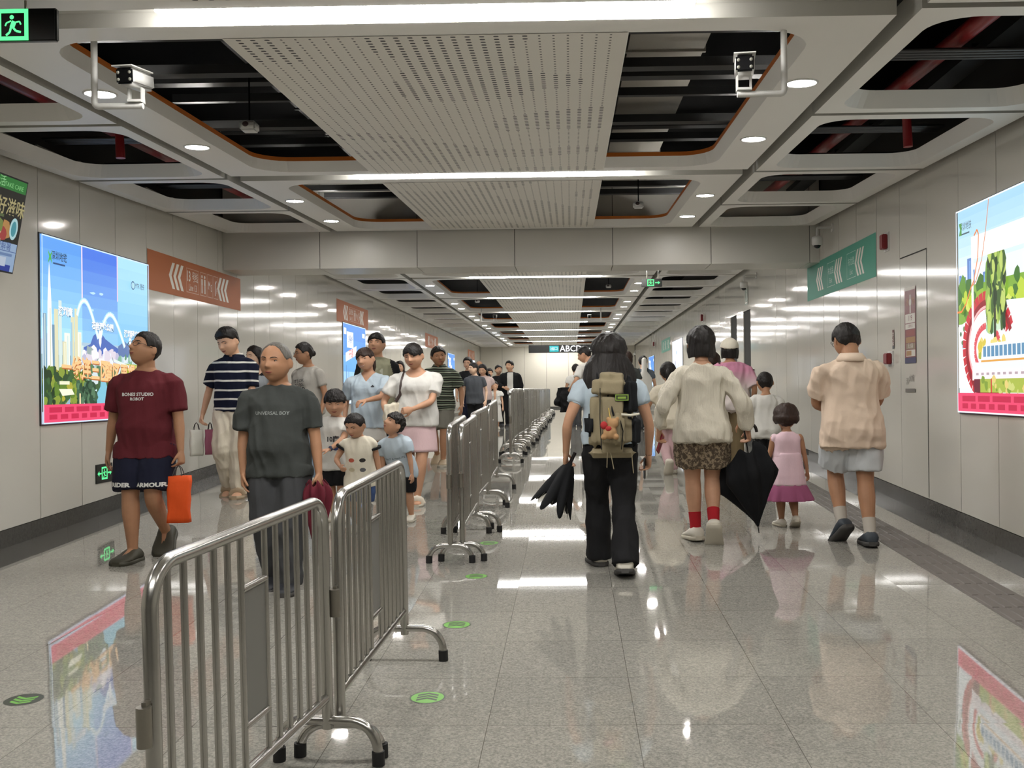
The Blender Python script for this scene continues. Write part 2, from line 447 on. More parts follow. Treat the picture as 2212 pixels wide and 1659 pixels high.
for a, b in mods:
    y0, y1 = a + 0.125, b - 0.125
    if y1 - y0 < 0.5: continue
    base = (lambda yy: CH + SL * yy) if a < 13.5 else (lambda yy: CH + Z2)
    holes = []
    if y1 - y0 > 1.2:
        e0, e1 = y0 + 0.20, y1 - 0.17
        holes = [rounded(-2.69, -1.74, e0, e1, (.32, 0, 0, .32)), rounded(.31, 1.26, e0, e1, (0, .32, .32, 0))]
    tray(bm, [(-3.0, y0), (1.58, y0), (1.58, y1), (-3.0, y1)], holes, base, 0.085, 0.035)
    # perforated centre field, laid as 0.7 m plates just under the tray
    yy = y0 + 0.19
    while yy < y1 - 0.25:
        ye = min(yy + 0.70, y1 - 0.10)
        quad(bp, [(-1.735, yy, base(yy) - .003), (-1.735, ye - .002, base(ye - .002) - .003), (.305, ye - .002, base(ye - .002) - .003), (.305, yy, base(yy) - .003)])
        yy = ye
    nh = max(1, round((b - a) / 2.18))
    for h in range(nh):
        p, q = a + (b - a) * h / nh + 0.035, a + (b - a) * (h + 1) / nh - 0.035
        for (x0, x1, i0, i1, rr) in ((-4.45, -3.09, -4.33, -3.19, 1), (1.67, 3.15, 1.79, 3.03, 0)):
            hs = [rounded(i0, i1, p + .13, q - .11, (.22, .22, .22, .22))] if q - p > 0.6 else []
            tray(bm, [(x0, p), (x1, p), (x1, q), (x0, q)], hs, base, 0.11, 0.0, 0.13)
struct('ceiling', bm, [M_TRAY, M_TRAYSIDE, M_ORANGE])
struct('trim_2', bp, M_PERF)
# dark structural slab and lamp channels over the trays
bm = bmesh.new()
for a, b, f in ((YB, 13.4, lambda yy: CH + SL * yy + 1.0), (13.4, YE, lambda yy: CH + Z2 + 1.0)):
    quad(bm, [(XL - .3, a, f(a)), (XL - .3, b, f(b)), (XR + .3, b, f(b)), (XR + .3, a, f(a))])
for x in (XL - .03, XR + .03):
    quad(bm, [(x, YB, 2.9), (x, YE, 3.6), (x, YE, 4.9), (x, YB, 4.2)])
struct('ceiling_slab', bm, M_VOID)
bm = bmesh.new()
for y in B1 + B2:
    if 13.0 < y < 13.9 or y > YE: continue
    z = cz(y) + 0.075
    box(bm, -3.0, 1.58, y - .124, y + .124, z, z + .02)
struct('trim_3', bm, M_TRAYSIDE)
# downstand beam where ramp and level passage meet
bm = bmesh.new(); x = XL + 0.0
cuts = [XL] + [-4.5 + 1.265 * k for k in range(1, 7)] + [XR]
for a, b in zip(cuts, cuts[1:]):
    box(bm, a + .004, b - .004, 13.15, 13.85, 3.09, 4.3)
box(bm, XL, XR, 13.17, 13.83, 3.11, 4.3, 1)
struct('trim_4', bm, [M_BEAM, M_JOINT])
# lift doors set back in the right wall
for k, (a, b, zt) in enumerate(LIFTS):
    bm = bmesh.new(); m = (a + b) / 2
    box(bm, XR + .10, XR + .13, a, m - .003, Z2, zt); box(bm, XR + .10, XR + .13, m + .003, b, Z2, zt)
    for p in (a - .0, b - .0): quad(bm, [(XR, p, Z2), (XR + .11, p, Z2), (XR + .11, p, zt), (XR, p, zt)])
    quad(bm, [(XR, a, zt), (XR + .11, a, zt), (XR + .11, b, zt), (XR, b, zt)])
    struct('door_%d' % (k + 1), bm, M_STEEL)
# flush service door in the right wall: a dark reveal line round one panel
bm = bmesh.new(); a, b, zb, zt = 9.235, 9.975, fz(9.6) + .145, 2.73
for p in ((a - .006, a + .006, zb, zt), (a - .006, b, zt - .006, zt + .006)):
    quad(bm, [(XR - .003, p[0], p[2]), (XR - .003, p[0], p[3]), (XR - .003, p[1], p[3]), (XR - .003, p[1], p[2])])
struct('door_3', bm, M_JOINT)
# ------------------------------------------------------------------ lamps
M_BARL = mat('linear_lamp_diffuser', '#ffffff', 0.4, emit=(1.0, 0.98, 0.95), es=BAR_E)
M_DOWNL = mat('downlight_lens', '#ffffff', 0.4, emit=(1.0, 0.965, 0.91), es=DOWN_E)
M_ALU = mat('white_aluminium', '#d9d9d6', 0.4)
def make_bar():
    t = empty('linear_lamp', (0, 0, 0), 'x', 'ceiling lamp')
    bm = bmesh.new()
    box(bm, -.625, .625, -.112, .112, .0, .045)
    obj('housing', bm, M_ALU, t)
    bm = bmesh.new(); box(bm, -.620, .620, -.108, .108, -.030, -.001); obj('diffuser', bm, M_BARL, t)
    return t
def make_down():
    t = empty('downlight', (0, 0, 0), 'x', 'downlight')
    bm = bmesh.new(); n = 28
    loft(bm, [[(r * math.cos(2 * PI * i / n), r * math.sin(2 * PI * i / n), z) for i in range(n)] for r, z in ((.10, .0), (.10, -.006), (.088, -.008), (.084, -.003), (.084, .0))], False)
    obj('trim_ring', bm, M_ALU, t)
    bm = bmesh.new(); loft(bm, [[(.083 * math.cos(2 * PI * i / n), .083 * math.sin(2 * PI * i / n), z) for i in range(n)] for z in (.0, -.004)])
    obj('lens', bm, M_DOWNL, t)
    return t
bar0, down0 = make_bar(), make_down(); first = True
ordn = ['first', 'second', 'third', 'fourth', 'fifth', 'sixth', 'seventh', 'eighth', 'ninth', 'tenth', 'eleventh', 'twelfth', 'thirteenth', 'fourteenth', 'fifteenth', 'sixteenth', 'seventeenth', 'eighteenth']
used_b = used_d = False
def spin(y): return math.atan(SL) if y < 13.5 else 0.0
n1 = n2 = 0
for y in B1 + B2:
    if 13.0 < y < 13.9 or y > YE - .3 or y < 0: continue
    s1 = y < 13.5
    if s1: n1 += 1; row = ('the nearest lamp row', 'the second lamp row over the ramp')[min(n1 - 1, 1)] if n1 <= 2 else 'ramp'
    else: n2 += 1; row = 'lamp row %s beyond the beam' % ordn[n2 - 1]
    for sx, sd in ((-1.285, 'left'), (-.03, 'right')):
        o = bar0 if not used_b else copy_tree(bar0); used_b = True
        o.location = (sx, y, cz(y) + .028); o.rotation_euler = (spin(y), 0, 0)
        tag(o, 'white linear ceiling lamp, %s of the pair in %s' % (sd, row), group='linear ceiling lamps')
nL = nR = 0
for a, b in mods:
    if a < -.5 and b < 4: continue
    if b - a < 2: continue
    for y in (a + 1.34, a + 2.94):
        if y > b - .2 or y > 50: continue
        for x, sd in ((-2.83, 'left'), (1.40, 'right')):
            if sd == 'left': nL += 1; nn = nL
            else: nn = nR = nR + 1
            o = down0 if not used_d else copy_tree(down0); used_d = True
            o.location = (x, y, cz(y)); o.rotation_euler = (spin(y), 0, 0)
            where = 'over the ramp' if y < 13.5 else 'beyond the beam'
            idx = nn - 1 if y < 13.5 else nn - 5 - (0 if b > 4 else 0)
            tag(o, 'round downlight in the %s ceiling strip, %s one %s' % (sd, ordn[min(max(idx, 0), 17)], where), group='round downlights')
# ------------------------------------------------------------------ crowd barriers
M_SS = mat('stainless_tube', '#b2b0ab', 0.24, 1.0); M_RUB = mat('black_rubber', '#121212', 0.7)
M_PLATE = mat('grey_sign_plate', '#7c7b77', 0.45, 0.3)
BL, BH = 1.19, 0.975
def make_barrier():
    t = empty('crowd_barrier', (0, 0, 0), 'x', 'barrier')
    bm = bmesh.new(); c = .10
    path = [Vector((0, 0, .13))] + arc_pts((0, 0, .13), (0, 0, BH), (0, BL, BH), c, 8) + arc_pts((0, 0, BH), (0, BL, BH), (0, BL, .13), c, 8) + [Vector((0, BL, .13))]
    tube(bm, path, .0205, 14); obj('frame', bm, M_SS, t)
    bm = bmesh.new(); tube(bm, [(0, .02, .245), (0, BL - .02, .245)], .017, 12); obj('bottom_rail', bm, M_SS, t)
    gap0, gap1 = BL / 2 - .085, BL / 2 + .085
    ys = [.085 + k * (gap0 - .085) / 5 for k in range(6)]; ys = ys + [BL - y for y in ys]
    bm = bmesh.new(); tube(bm, [(0, 0, .248), (0, 0, BH - .012)], .0100, 12); me = None
    for y in ys:
        if me is None: o = obj('bar', bm, M_SS, t); me = o.data
        else: o = bpy.data.objects.new('bar', me); link(o, t)
        o.location = (0, y, 0)
    for z in (.385, .80):
        bm = bmesh.new(); tube(bm, [(0, gap0, z), (0, gap1, z)], .0115, 10); obj('cross_rail', bm, M_SS, t)
    bm = bmesh.new(); box(bm, -.003, .003, gap0 + .010, gap1 - .010, .397, .788); obj('sign_plate', bm, M_PLATE, t)
    for y, hz, hs in ((0, .125, .155), (BL, .160, .190)):
        bm = bmesh.new()
        pts = [Vector((-hs, y, .045))] + arc_pts((-hs, y, .03), (-hs + .012, y, hz), (0, y, hz), .085, 6) + arc_pts((0, y, hz), (hs - .012, y, hz), (hs, y, .03), .085, 6) + [Vector((hs, y, .045))]
        tube(bm, pts, .0185, 12); ft = obj('foot', bm, M_SS, t)
        for s in (-1, 1):
            bm = bmesh.new(); tube(bm, [(s * hs, y, .001), (s * (hs - .001), y, .052)], .0235, 12); obj('rubber_cap', bm, M_RUB, ft)
    bm = bmesh.new(); tube(bm, [(0, -.042, .54), (0, -.042, .64)], .019, 12); box(bm, -.006, .006, -.042, 0, .635, .650); obj('hinge_sleeve', bm, M_STEEL, t)
    return t
bar_first = make_barrier(); _used = False
def barrier(x0, y0, x1, y1, label):
    global _used
    o = bar_first if not _used else copy_tree(bar_first); _used = True
    o.location = (x0, y0, fz(y0)); o.rotation_euler = (math.atan2(fz(y1) - fz(y0), y1 - y0), 0, -math.atan2(x1 - x0, y1 - y0))
    tag(o, label, group='stainless crowd barriers')
barrier(-1.050, 2.55, -.908, 3.70, 'nearest stainless crowd barrier, cut by the bottom edge of the photo')
barrier(-.872, 3.79, -.826, 4.98, 'second stainless crowd barrier, joined to the nearest one')
barrier(-.875, 7.30, -.885, 8.51, 'left of two doubled stainless barriers that begin the far chain')
barrier(-.795, 7.36, -.800, 8.57, 'right of two doubled stainless barriers that begin the far chain')
y = 8.70; k = 0; rnd = random.Random(3)
while y < 40:
    if 11.3 < y < 13.9: y = 13.9                       # a gap where people cross
    x0 = -.845 + .030 * math.sin(k * 1.3); x1 = -.845 + .030 * math.sin(k * 1.3 + 1.2)
    barrier(x0, y, x1, y + BL, 'stainless crowd barrier in the far chain, %s one after the doubled pair' % (['first', 'second', 'third', 'fourth', 'fifth', 'sixth', 'seventh', 'eighth', 'ninth', 'tenth', 'eleventh', 'twelfth', 'thirteenth', 'fourteenth', 'fifteenth', 'sixteenth', 'seventeenth', 'eighteenth', 'nineteenth', 'twentieth', 'twenty-first', 'twenty-second', 'twenty-third', 'twenty-fourth'][k]))
    y += 1.345; k += 1

# ------------------------------------------------------------------ floor stickers
G_ST = mat('sticker_green', '#6fae4a', 0.35); D_ST = mat('sticker_dark', '#3c4038', 0.35)
for i, (x, y, d, lab) in enumerate(((-.640, 4.44, 1, 'by the second barrier, nearest of its row'), (-.645, 5.63, 1, 'second of its row beyond the near barriers'), (-.65, 6.85, 1, 'third of its row before the doubled barriers'),
                                    (-.66, 8.05, 1, 'beside the doubled barriers'), (-2.42, 4.44, -1, 'alone by the left poster reflection'))):
    a = math.atan(SL)
    A = Art(Matrix.Translation((x, y, fz(y) + .0006)) @ Matrix.Rotation(a, 4, 'X') @ Matrix.Rotation(PI / 2 if d > 0 else -PI / 2, 4, 'Z'))
    A.disc(0, 0, .080, D_ST, 28); A.disc(0, 0, .072, G_ST if d > 0 else D_ST, 28)
    c = D_ST if d > 0 else G_ST
    for q in (-.045, -.015, .015): A.poly([(q, -.045), (q + .02, -.045), (q + .045, 0), (q + .02, .045), (q, .045), (q + .025, 0)], c)
    o = A.done('floor_sticker', None); tag(o, 'round green arrow sticker on the floor, ' + lab, 'floor sticker', 'green floor arrows')

# ------------------------------------------------------------------ wall frames for pictures
def left_frame(y0, z0, off=.012): return Matrix(((0, 0, 1, XL + off), (1, 0, 0, y0), (0, 1, 0, z0), (0, 0, 0, 1)))
def right_frame(y0, z0, off=.012): return Matrix(((0, 0, -1, XR - off), (-1, 0, 0, y0), (0, 1, 0, z0), (0, 0, 0, 1)))
def casing(parent, M, w, h, dep=.014, m=None, name='frame'):
    bm = bmesh.new(); box(bm, -.012, w + .012, -.012, h + .012, -dep, -.001, 0, M); return obj(name, bm, m or mat('light_box_rim', '#2e2f33', .5), parent)
def lightbox(M, w, h, label, paint, nm='light_box_poster', cat='poster'):
    t = empty(nm, M.translation, label, cat, 'backlit posters'); t.matrix_world = Matrix.Translation(M.translation); L = Matrix.Translation(-M.translation) @ M
    casing(t, L, w, h); A = Art(L); A.wh = (w, h); A.rect(0, 0, w, h, g('#a9c4d6')); paint(A, w, h); A.done('picture', t); return t
PE = 1.12
def g(c, s=PE): return glow(c, s)
def tower(A, x, y0, y1, w, cols):
    n = max(1, int(w / .035)); c = random.choice(cols)
    A.rect(x - w / 2, y0, x + w / 2, y1, g(c))
    for k in range(n):
        if random.random() < .6: A.rect(x - w / 2 + k * w / n, y0, x - w / 2 + (k + .45) * w / n, y1 - random.uniform(0, .06), g(random.choice(cols)))
def redband(A, w, h, b):
    A.rect(0, 0, w, b, g('#e8496f')); x = .10
    while x < w - .12:
        q = min(random.uniform(.14, .34), w - .08 - x); A.rect(x, b * .58, x + q, b * .86, g('#c5264b')); x += q + .05
    x = .10
    while x < w - .12:
        q = random.uniform(.08, .14); A.rect(x, b * .22, x + q, b * .48, g('#c5264b')); x += q + .06
def paint_city(A, w, h):
    random.seed(5)
    p1, p2 = w * .338, w * .672
    for k in range(8):
        y0, y1 = lerp(.45, 1.0, k / 8) * h, lerp(.45, 1.0, (k + 1) / 8) * h
        mixc = lambda a, b: '#%02x%02x%02x' % tuple(int(lerp(int(a[i:i + 2], 16), int(b[i:i + 2], 16), k / 7)) for i in (1, 3, 5))
        A.rect(0, y0, p1, y1, g(mixc('#a5dcf2', '#5b9be8'))); A.rect(p1, y0, p2, y1, g(mixc('#8cc4ea', '#4a78e0'))); A.rect(p2, y0, w, y1, g(mixc('#7fbfe6', '#a9dcf5')))
    A.rect(p1 - .012, h * .70, p1 + .012, h, g('#e8d3ea')); A.rect(p2 - .010, h * .72, p2 + .010, h, g('#efc9dc'))
    for x, y in ((.95, 1.20), (1.12, 1.21), (.92, 1.04), (1.35, 1.03), (1.18, .95)):
        A.disc(x, y, .05, g('#b5daf2'), 9, .012, .3)
    # mountains
    A.poly([(p1, .68), (p1 + .15, .72), (.95, .80), (1.08, .86), (1.2, .78), (1.36, .73), (p2, .70), (p2, .60), (p1, .60)], g('#4867b4'))
    A.poly([(p2, .72), (1.62, .78), (1.75, .73), (1.95, .80), (w, .72), (w, .62), (p2, .62)], g('#5a74a8'))
    A.poly([(0, .26), (p1, .26), (p1, .60), (0, .60)], g('#7d9fa8'))
    cols = ['#e9efe2', '#cfe0dc', '#f5f3dd', '#9fc3d6', '#6f92ac', '#d9d6b2', '#48617f']
    for x, y, wd in ((.06, .95, .07), (.26, 1.0, .07), (.33, 1.08, .055), (.45, .80, .10), (.55, .95, .06), (.62, 1.03, .06), (.68, .82, .07), (.20, .86, .06), (.40, .72, .07), (.73, .70, .05), (.12, .78, .05)):
        tower(A, x, .44, y, wd, cols)
    A.poly([(.10, .44), (.115, 1.05), (.135, 1.30), (.148, 1.40), (.160, 1.30), (.18, 1.05), (.195, .44)], g('#f4f6ef')); A.rect(.15, .44, .165, 1.0, g('#cfd3bd'))
    # white arcs of light
    for (x0, x1, y0, y1) in ((.64, 1.05, .97, .78), (1.10, 1.62, .80, .72)):
        pts = [(lerp(x0, x1, t / 14), lerp(y0, y1, t / 14) + (.22 if x0 < 1 else .26) * math.sin(PI * (t / 14) ** .8)) for t in range(15)]
        A.line(pts, .05, g('#bfe6f7')); A.line(pts, .022, g('#f7ffff'))
    A.blobs(p1, .50, p2, .66, 60, .055, [g('#d9d0dc'), g('#b9b6cf'), g('#efe9ee'), g('#93a4a5'), g('#e2e6f2')])
    A.blobs(p2, .52, w, .62, 22, .05, [g('#7fae94'), g('#b9cfd6'), g('#5c8f68'), g('#d8e2e8')])
    A.poly([(p2, .38), (w, .40), (w, .54), (p2, .56)], g('#98b83a')); A.line([(p2 - .1, .58), (1.72, .52), (1.98, .42)], .03, g('#dfe9e6'))
    A.rect(0, .18, w, .46, g('#3f5d33'))
    A.blobs(0, .14, .80, .46, 150, .055, [g('#2f4a2a'), g('#5f7f2b'), g('#86983a'), g('#3d5f36'), g('#a9a53a'), g('#24391f')])
    A.blobs(.8, .40, p2, .50, 40, .05, [g('#577c56'), g('#8fb3a0'), g('#cfdde0'), g('#3f6a4a')])
    A.poly([(1.08, .42), (1.16, .42), (1.20, .32), (1.62, .30), (1.62, .13), (.78, .13), (.95, .22), (1.06, .32)], g('#7fc1d6')); A.poly([(.60, .13), (.80, .13), (1.0, .26), (.98, .30), (.82, .24)], g('#cfe9ea'))
    A.blobs(.62, .16, .98, .34, 60, .045, [g('#2c4a34'), g('#3f5f45'), g('#1f3a28'), g('#567a5a')])
    A.poly([(1.62, .13), (2.0, .13), (2.0, .36), (1.62, .36)], g('#c9d2d6')); A.blobs(1.6, .16, w, .36, 30, .04, [g('#dfe5e8'), g('#8a9aa0'), g('#52764c')])
    A.rect(.28, .34, .46, .37, g('#e8e8c9')); A.poly([(.27, .30), (.50, .30), (.55, .25), (.33, .24)], g('#f2f0d6')); A.rect(.64, .13, .665, .26, g('#f0d7a8')); A.poly([(.33, .13), (.47, .22), (.46, .13)], g('#8fb3c6'))
    for x, z in ((1.06, .74), (1.72, .70)): A.poly([(x - .025, z), (x, z - .05), (x + .025, z), (x + .03, z + .10), (x, z + .14), (x - .03, z + .10)], g('#f7fbff'))
    d = g('#b56a34'); l = g('#f3c489')
    for dx, dy, m_ in ((.010, -.012, d), (0, 0, l)):
        A.text('一线连三区', .775 + dx, .47 + dy, .215, m_, .85, -.03, .006); A.text('湾区再提速', 1.57 + dx, .44 + dy, .205, m_, .85, -.03, .006)
    for t_, x, z, sz in (('深圳湾', .40, .98, .085), ('石岩湿地公园', 1.12, .89, .075), ('深圳科技馆', 1.78, .85, .080)):
        A.text(t_, x + .004, z - .005, sz, g('#4f7396'), 1, 0, .004); A.text(t_, x, z, sz, g('#fbfdff'), 1, 0, .003)
    A.text('深圳地铁', .30, 1.455, .085, g('#1f3350'), .8, 0, .001); A.rect(.19, 1.385, .40, 1.400, g('#2f4a78'))
    A.poly([(.10, 1.50), (.14, 1.46), (.18, 1.50), (.155, 1.44), (.18, 1.38), (.14, 1.42), (.10, 1.38), (.125, 1.44)], g('#4fae4c'))
    A.disc(1.80, 1.36, .045, g('#2f5d86')); A.disc(1.80, 1.36, .034, g('#b9e2f5')); A.rect(1.795, 1.325, 1.805, 1.395, g('#2f5d86')); A.text('MTR 港铁', 1.96, 1.36, .07, g('#2c3f5c'), .75)
    redband(A, w, h, .165)
    A.ring(0, 0, w, h, .012, g('#cfe6ff'))
lightbox(left_frame(8.56, 1.244), 2.19, 1.62, 'large backlit city skyline poster on the left wall with orange slogan and red foot band', paint_city)
def paint_park(A, w, h):
    random.seed(9)
    A.rect(0, 0, w, h, g('#e6eef0')); 
    for k in range(6): A.rect(0, h * (.72 + .047 * k), w, h * (.72 + .047 * (k + 1)), g(['#d5ebf2', '#c9e6f2', '#bfe1f2', '#b4dcf1', '#aed8f0', '#a6d3ee'][k]))
    for x, y0, y1, wd in ((.02, .95, 1.12, .05), (.10, .95, 1.10, .06), (.19, .95, 1.24, .08), (.28, .95, 1.14, .06), (.50, .98, 1.10, .05), (.60, .98, 1.12, .06)): A.rect(x, y0, x + wd, y1, g('#5f83c2')); A.rect(x + wd * .5, y0, x + wd * .8, y1 - .02, g('#7ea6dd'))
    A.rect(0, .72, w, 1.02, g('#7da83a')); A.blobs(0, .74, w, 1.04, 110, .06, [g('#8fb53a'), g('#b9cf3f'), g('#5f8f2f'), g('#cfdc6a'), g('#3f6f2a')])
    A.poly([(0, .70), (.35, .78), (.6, .86), (w, .80), (w, .2), (0, .2)], g('#eef3f2'))
    A.disc(.10, .55, .035, g('#b9d3de')); A.disc(.08, .57, .018, g('#5f7f58')); A.disc(.12, .68, .022, g('#6a8a5a')); A.disc(.05, .64, .02, g('#50744f'))
    M2 = [(.58 + .42 * math.cos(a), .52 + .36 * math.sin(a)) for a in [math.radians(20 + 10 * k) for k in range(30)]]
    A.line(M2, .14, g('#c52f3a')); A.line([(x + .02, y - .02) for x, y in M2], .05, g('#8f1c27')); A.line([(.58 + (x - .58) * .85, .52 + (y - .52) * .85) for x, y in M2], .022, g('#f0b8b8')); A.line([(.58 + (x - .58) * .55, .50 + (y - .52) * .5) for x, y in M2], .05, g('#d8525a'))
    A.disc(.74, .70, .18, g('#cfe3c9'), 18, .07); A.disc(.66, .66, .10, g('#9fc8a4'), 14, .05)
    A.disc(.74, 1.05, .17, g('#6f9a3a'), 16, .26, .12); A.blobs(.60, .70, .92, 1.24, 120, .035, [g('#3f5f2a'), g('#8fae4a'), g('#243a1c'), g('#b9cc6a')], 2.2)
    A.rect(.72, .56, .76, .80, g('#3a3f2a'))
    # white picture frame with a long stroller of orange thread
    A.rect(.30, .28, .34, 1.40, g('#fbfdfd')); A.rect(.30, 1.22, w, 1.40, g('#fbfdfd')); A.rect(.30, .26, w, .40, g('#f4e9ea'))
    A.blobs(.45, .44, w, .56, 40, .04, [g('#d6c24a'), g('#a9b23f'), g('#e6d57a')])
    A.poly([(.46, .36), (.50, .50), (.58, .54), (w, .56), (w, .34), (.48, .34)], g('#e8eff2'))
    x = .52
    while x < w - .05: A.rect(x, .44, x + .055, .52, g('#5f8fb3')); x += .075
    A.rect(.48, .40, w, .415, g('#e0a24a'))
    for k in range(14): A.rect(.38 + k * .1, .30, .43 + k * .1, .318, g('#b3a0a8'))
    A.rect(.34, .165, .46, .27, g('#6a2434')); A.rect(.46, .165, w, .27, g('#a9b84a')); A.blobs(.47, .17, w, .27, 50, .03, [g('#c9cf7a'), g('#7f9a3a'), g('#e0c97a')]); A.rect(.66, .165, .685, .27, g('#c84a3a'))
    th = [(.0, .82), (.10, .82), (.20, .88), (.28, .98), (.36, 1.05), (.44, 1.22), (.46, 1.40), (.43, 1.44), (.37, 1.40)]
    A.line(th, .016, g('#e8823a')); A.line([(.30, 1.0), (.40, 1.04), (.52, 1.20), (.60, 1.42), (.66, 1.64)], .012, g('#d98a5a'))
    A.text('深圳地铁', .20, 1.50, .075, g('#3c4a50'), .8); A.rect(.12, 1.44, .28, 1.452, g('#52666e')); A.poly([(.06, 1.54), (.12, 1.54), (.06, 1.44), (.12, 1.44)][::1], g('#5f9a52'))
    redband(A, w, h, .16); A.ring(0, 0, w, h, .012, g('#ecf6ff'))
lightbox(right_frame(8.46, 1.272), 2.22, 1.65, 'large backlit park poster with red spiral walkway on the right wall', paint_park)
def paint_blue(A, w, h):
    random.seed(int(w * 100))
    for k in range(5): A.rect(0, h * k / 5, w, h * (k + 1) / 5, g(['#dfeefa', '#9ccdf2', '#5fa9ea', '#3f8fe0', '#3484dc'][k]))
    A.rect(.35, h * .70, .95, h * .90, g('#f2f6fb')); A.text('13号线', .65, h * .80, .17, g('#6a7fb0'), .9, 0, .004); A.poly([(.22, h * .52), (1.25, h * .62), (1.25, h * .74), (.22, h * .63)], g('#f4f0f4')); A.text('开通', .72, h * .62, .20, g('#d98a8a'), 1, .1, .004)
    A.rect(.08, h * .86, .30, h * .94, g('#e3f0fb')); A.rect(w - .35, h * .86, w - .08, h * .92, g('#e3f0fb')); A.rect(.25, h * .1, .30, h * .48, g('#4f86c4')); A.rect(.45, h * .1, .50, h * .45, g('#6f9fd0')); A.disc(w * .75, h * .35, .45, g('#c9e2f6'), 14, .3, .1)
    A.ring(0, 0, w, h, .015, g('#cfe6ff'))
def paint_pale(A, w, h):
    random.seed(3); A.rect(0, 0, w, h, g('#e9eef6')); A.blobs(0, 0, w, h * .9, 26, .10, [g('#c9d6e6'), g('#f7f9fc'), g('#8fa6c4'), g('#d6c9cf')])
lightbox(left_frame(20.05, 1.244), 2.2, 1.62, 'blue backlit poster on the left wall just beyond the beam', paint_blue)
lightbox(left_frame(37.2, 1.244), 2.2, 1.62, 'far blue backlit poster on the left wall, second blue one beyond the beam', paint_blue)
lightbox(left_frame(45.6, 1.244), 2.2, 1.62, 'farthest pale backlit poster on the left wall near the end', paint_pale)
lightbox(right_frame(32.1, 1.132), 2.9, 1.80, 'bright pale backlit poster far along the right wall beyond the lifts', paint_pale)
lightbox(right_frame(41.8, 1.132), 2.6, 1.62, 'far blue backlit poster on the right wall near the end', paint_blue)

# ------------------------------------------------------------------ coloured direction bands on the walls
M_OR = mat('band_terracotta', '#b06a45', 0.55, 0, 0.25); M_GR = mat('band_green', '#539a86', 0.55, 0, 0.25); M_BW = mat('band_white', '#d9d5ca', 0.4); M_BP = mat('band_pale', '#c49a80', 0.4); M_BG = mat('band_pale_green', '#a9cbbd', 0.4)
def chev(A, x, y, hh, m, w=.075, n=3, sp=.13):
    for k in range(n):
        q = x + k * sp; A.poly([(q + .10, y + hh), (q + .10 + w, y + hh), (q + w, y), (q + .10 + w, y - hh), (q + .10, y - hh), (q, y)], m)
def person_icon(A, x, y, s, m):
    A.disc(x, y + s * .40, s * .09, m, 12); A.rect(x - s * .10, y - s * .05, x + s * .10, y + s * .27, m); A.rect(x - s * .085, y - s * .5, x - s * .015, y, m); A.rect(x + s * .015, y - s * .5, x + s * .085, y, m)
def paint_orange(A, w, h, full=True):
    A.rect(0, 0, w, h, M_OR); c = h / 2
    chev(A, w * .19, c, h * .34, M_BW); chev(A, w * .70, c, h * .34, M_BW)
    xs = [(.36, .49), (.505, .575), (.585, .645), (.655, .71)] if w > 2.6 else [(.36, .49), (.505, .575), (.585, .645), (.655, .69)]
    for a, b in xs: A.ring(w * a, c - h * .33, w * b, c + h * .33, .008, M_BP)
    A.text('13', w * .382, c + h * .10, .17, M_BW, .8, 0, .003); A.text('号线', w * .45, c + h * .10, .13, M_BW, .75); A.text('Line 13', w * .425, c - h * .19, .115, M_BW, .75)
    person_icon(A, w * .525, c, h * .52, M_BW); person_icon(A, w * .556, c, h * .52, M_BW)
    A.text('M', w * .605, c, .15, M_BW, .7); A.text('S', w * .630, c - h * .06, .13, M_BW, .7); A.line([(w * .675, c - h * .24), (w * .675, c + h * .1), (w * .69, c + h * .2)], .02, M_BW); A.text('F', w * .695, c - h * .1, .1, M_BW, .7)
def paint_green(A, w, h):
    A.rect(0, 0, w, h, M_GR); c = h / 2
    for x in (.20, .49, .78): chev(A, w * x - .12, c, h * .32, M_BW, .06, 3, .105)
    for x in (.345, .64):
        A.ring(w * x - .01, c - h * .32, w * x + .36, c + h * .32, .006, M_BG); A.text('布龙路', w * x + .17, c + h * .08, .10, M_BG, .9); A.text('Exit', w * x + .17, c - h * .17, .085, M_BG, .9)
def band(M, w, h, label, paint, grp):
    A = Art(M); paint(A, w, h); bm = A.bm
    o = A.done('direction_band', None); return tag(o, label, 'wall sign', grp)
band(left_frame(10.775, 2.609, .004), 3.06, .435, 'terracotta wall band with white chevrons and Line 13, beside the skyline poster', paint_orange, 'terracotta direction bands')
band(left_frame(19.55, 2.854, .004), 3.05, .435, 'terracotta wall band with white chevrons over the blue poster beyond the beam', paint_orange, 'terracotta direction bands')
band(left_frame(31.5, 2.854, .004), 3.05, .435, 'small distant terracotta wall band, second one beyond the beam', paint_orange, 'terracotta direction bands')
band(left_frame(44.6, 2.854, .004), 3.05, .435, 'farthest terracotta wall band at the end of the left wall', paint_orange, 'terracotta direction bands')
band(right_frame(13.84, 2.644, .004), 3.10, .465, 'green wall band with white chevrons on the right wall under the dome camera', paint_green, 'green direction bands')
band(right_frame(36.0, 2.712, .004), 3.10, .435, 'faint distant green wall band on the right wall beyond the lifts', paint_green, 'green direction bands')

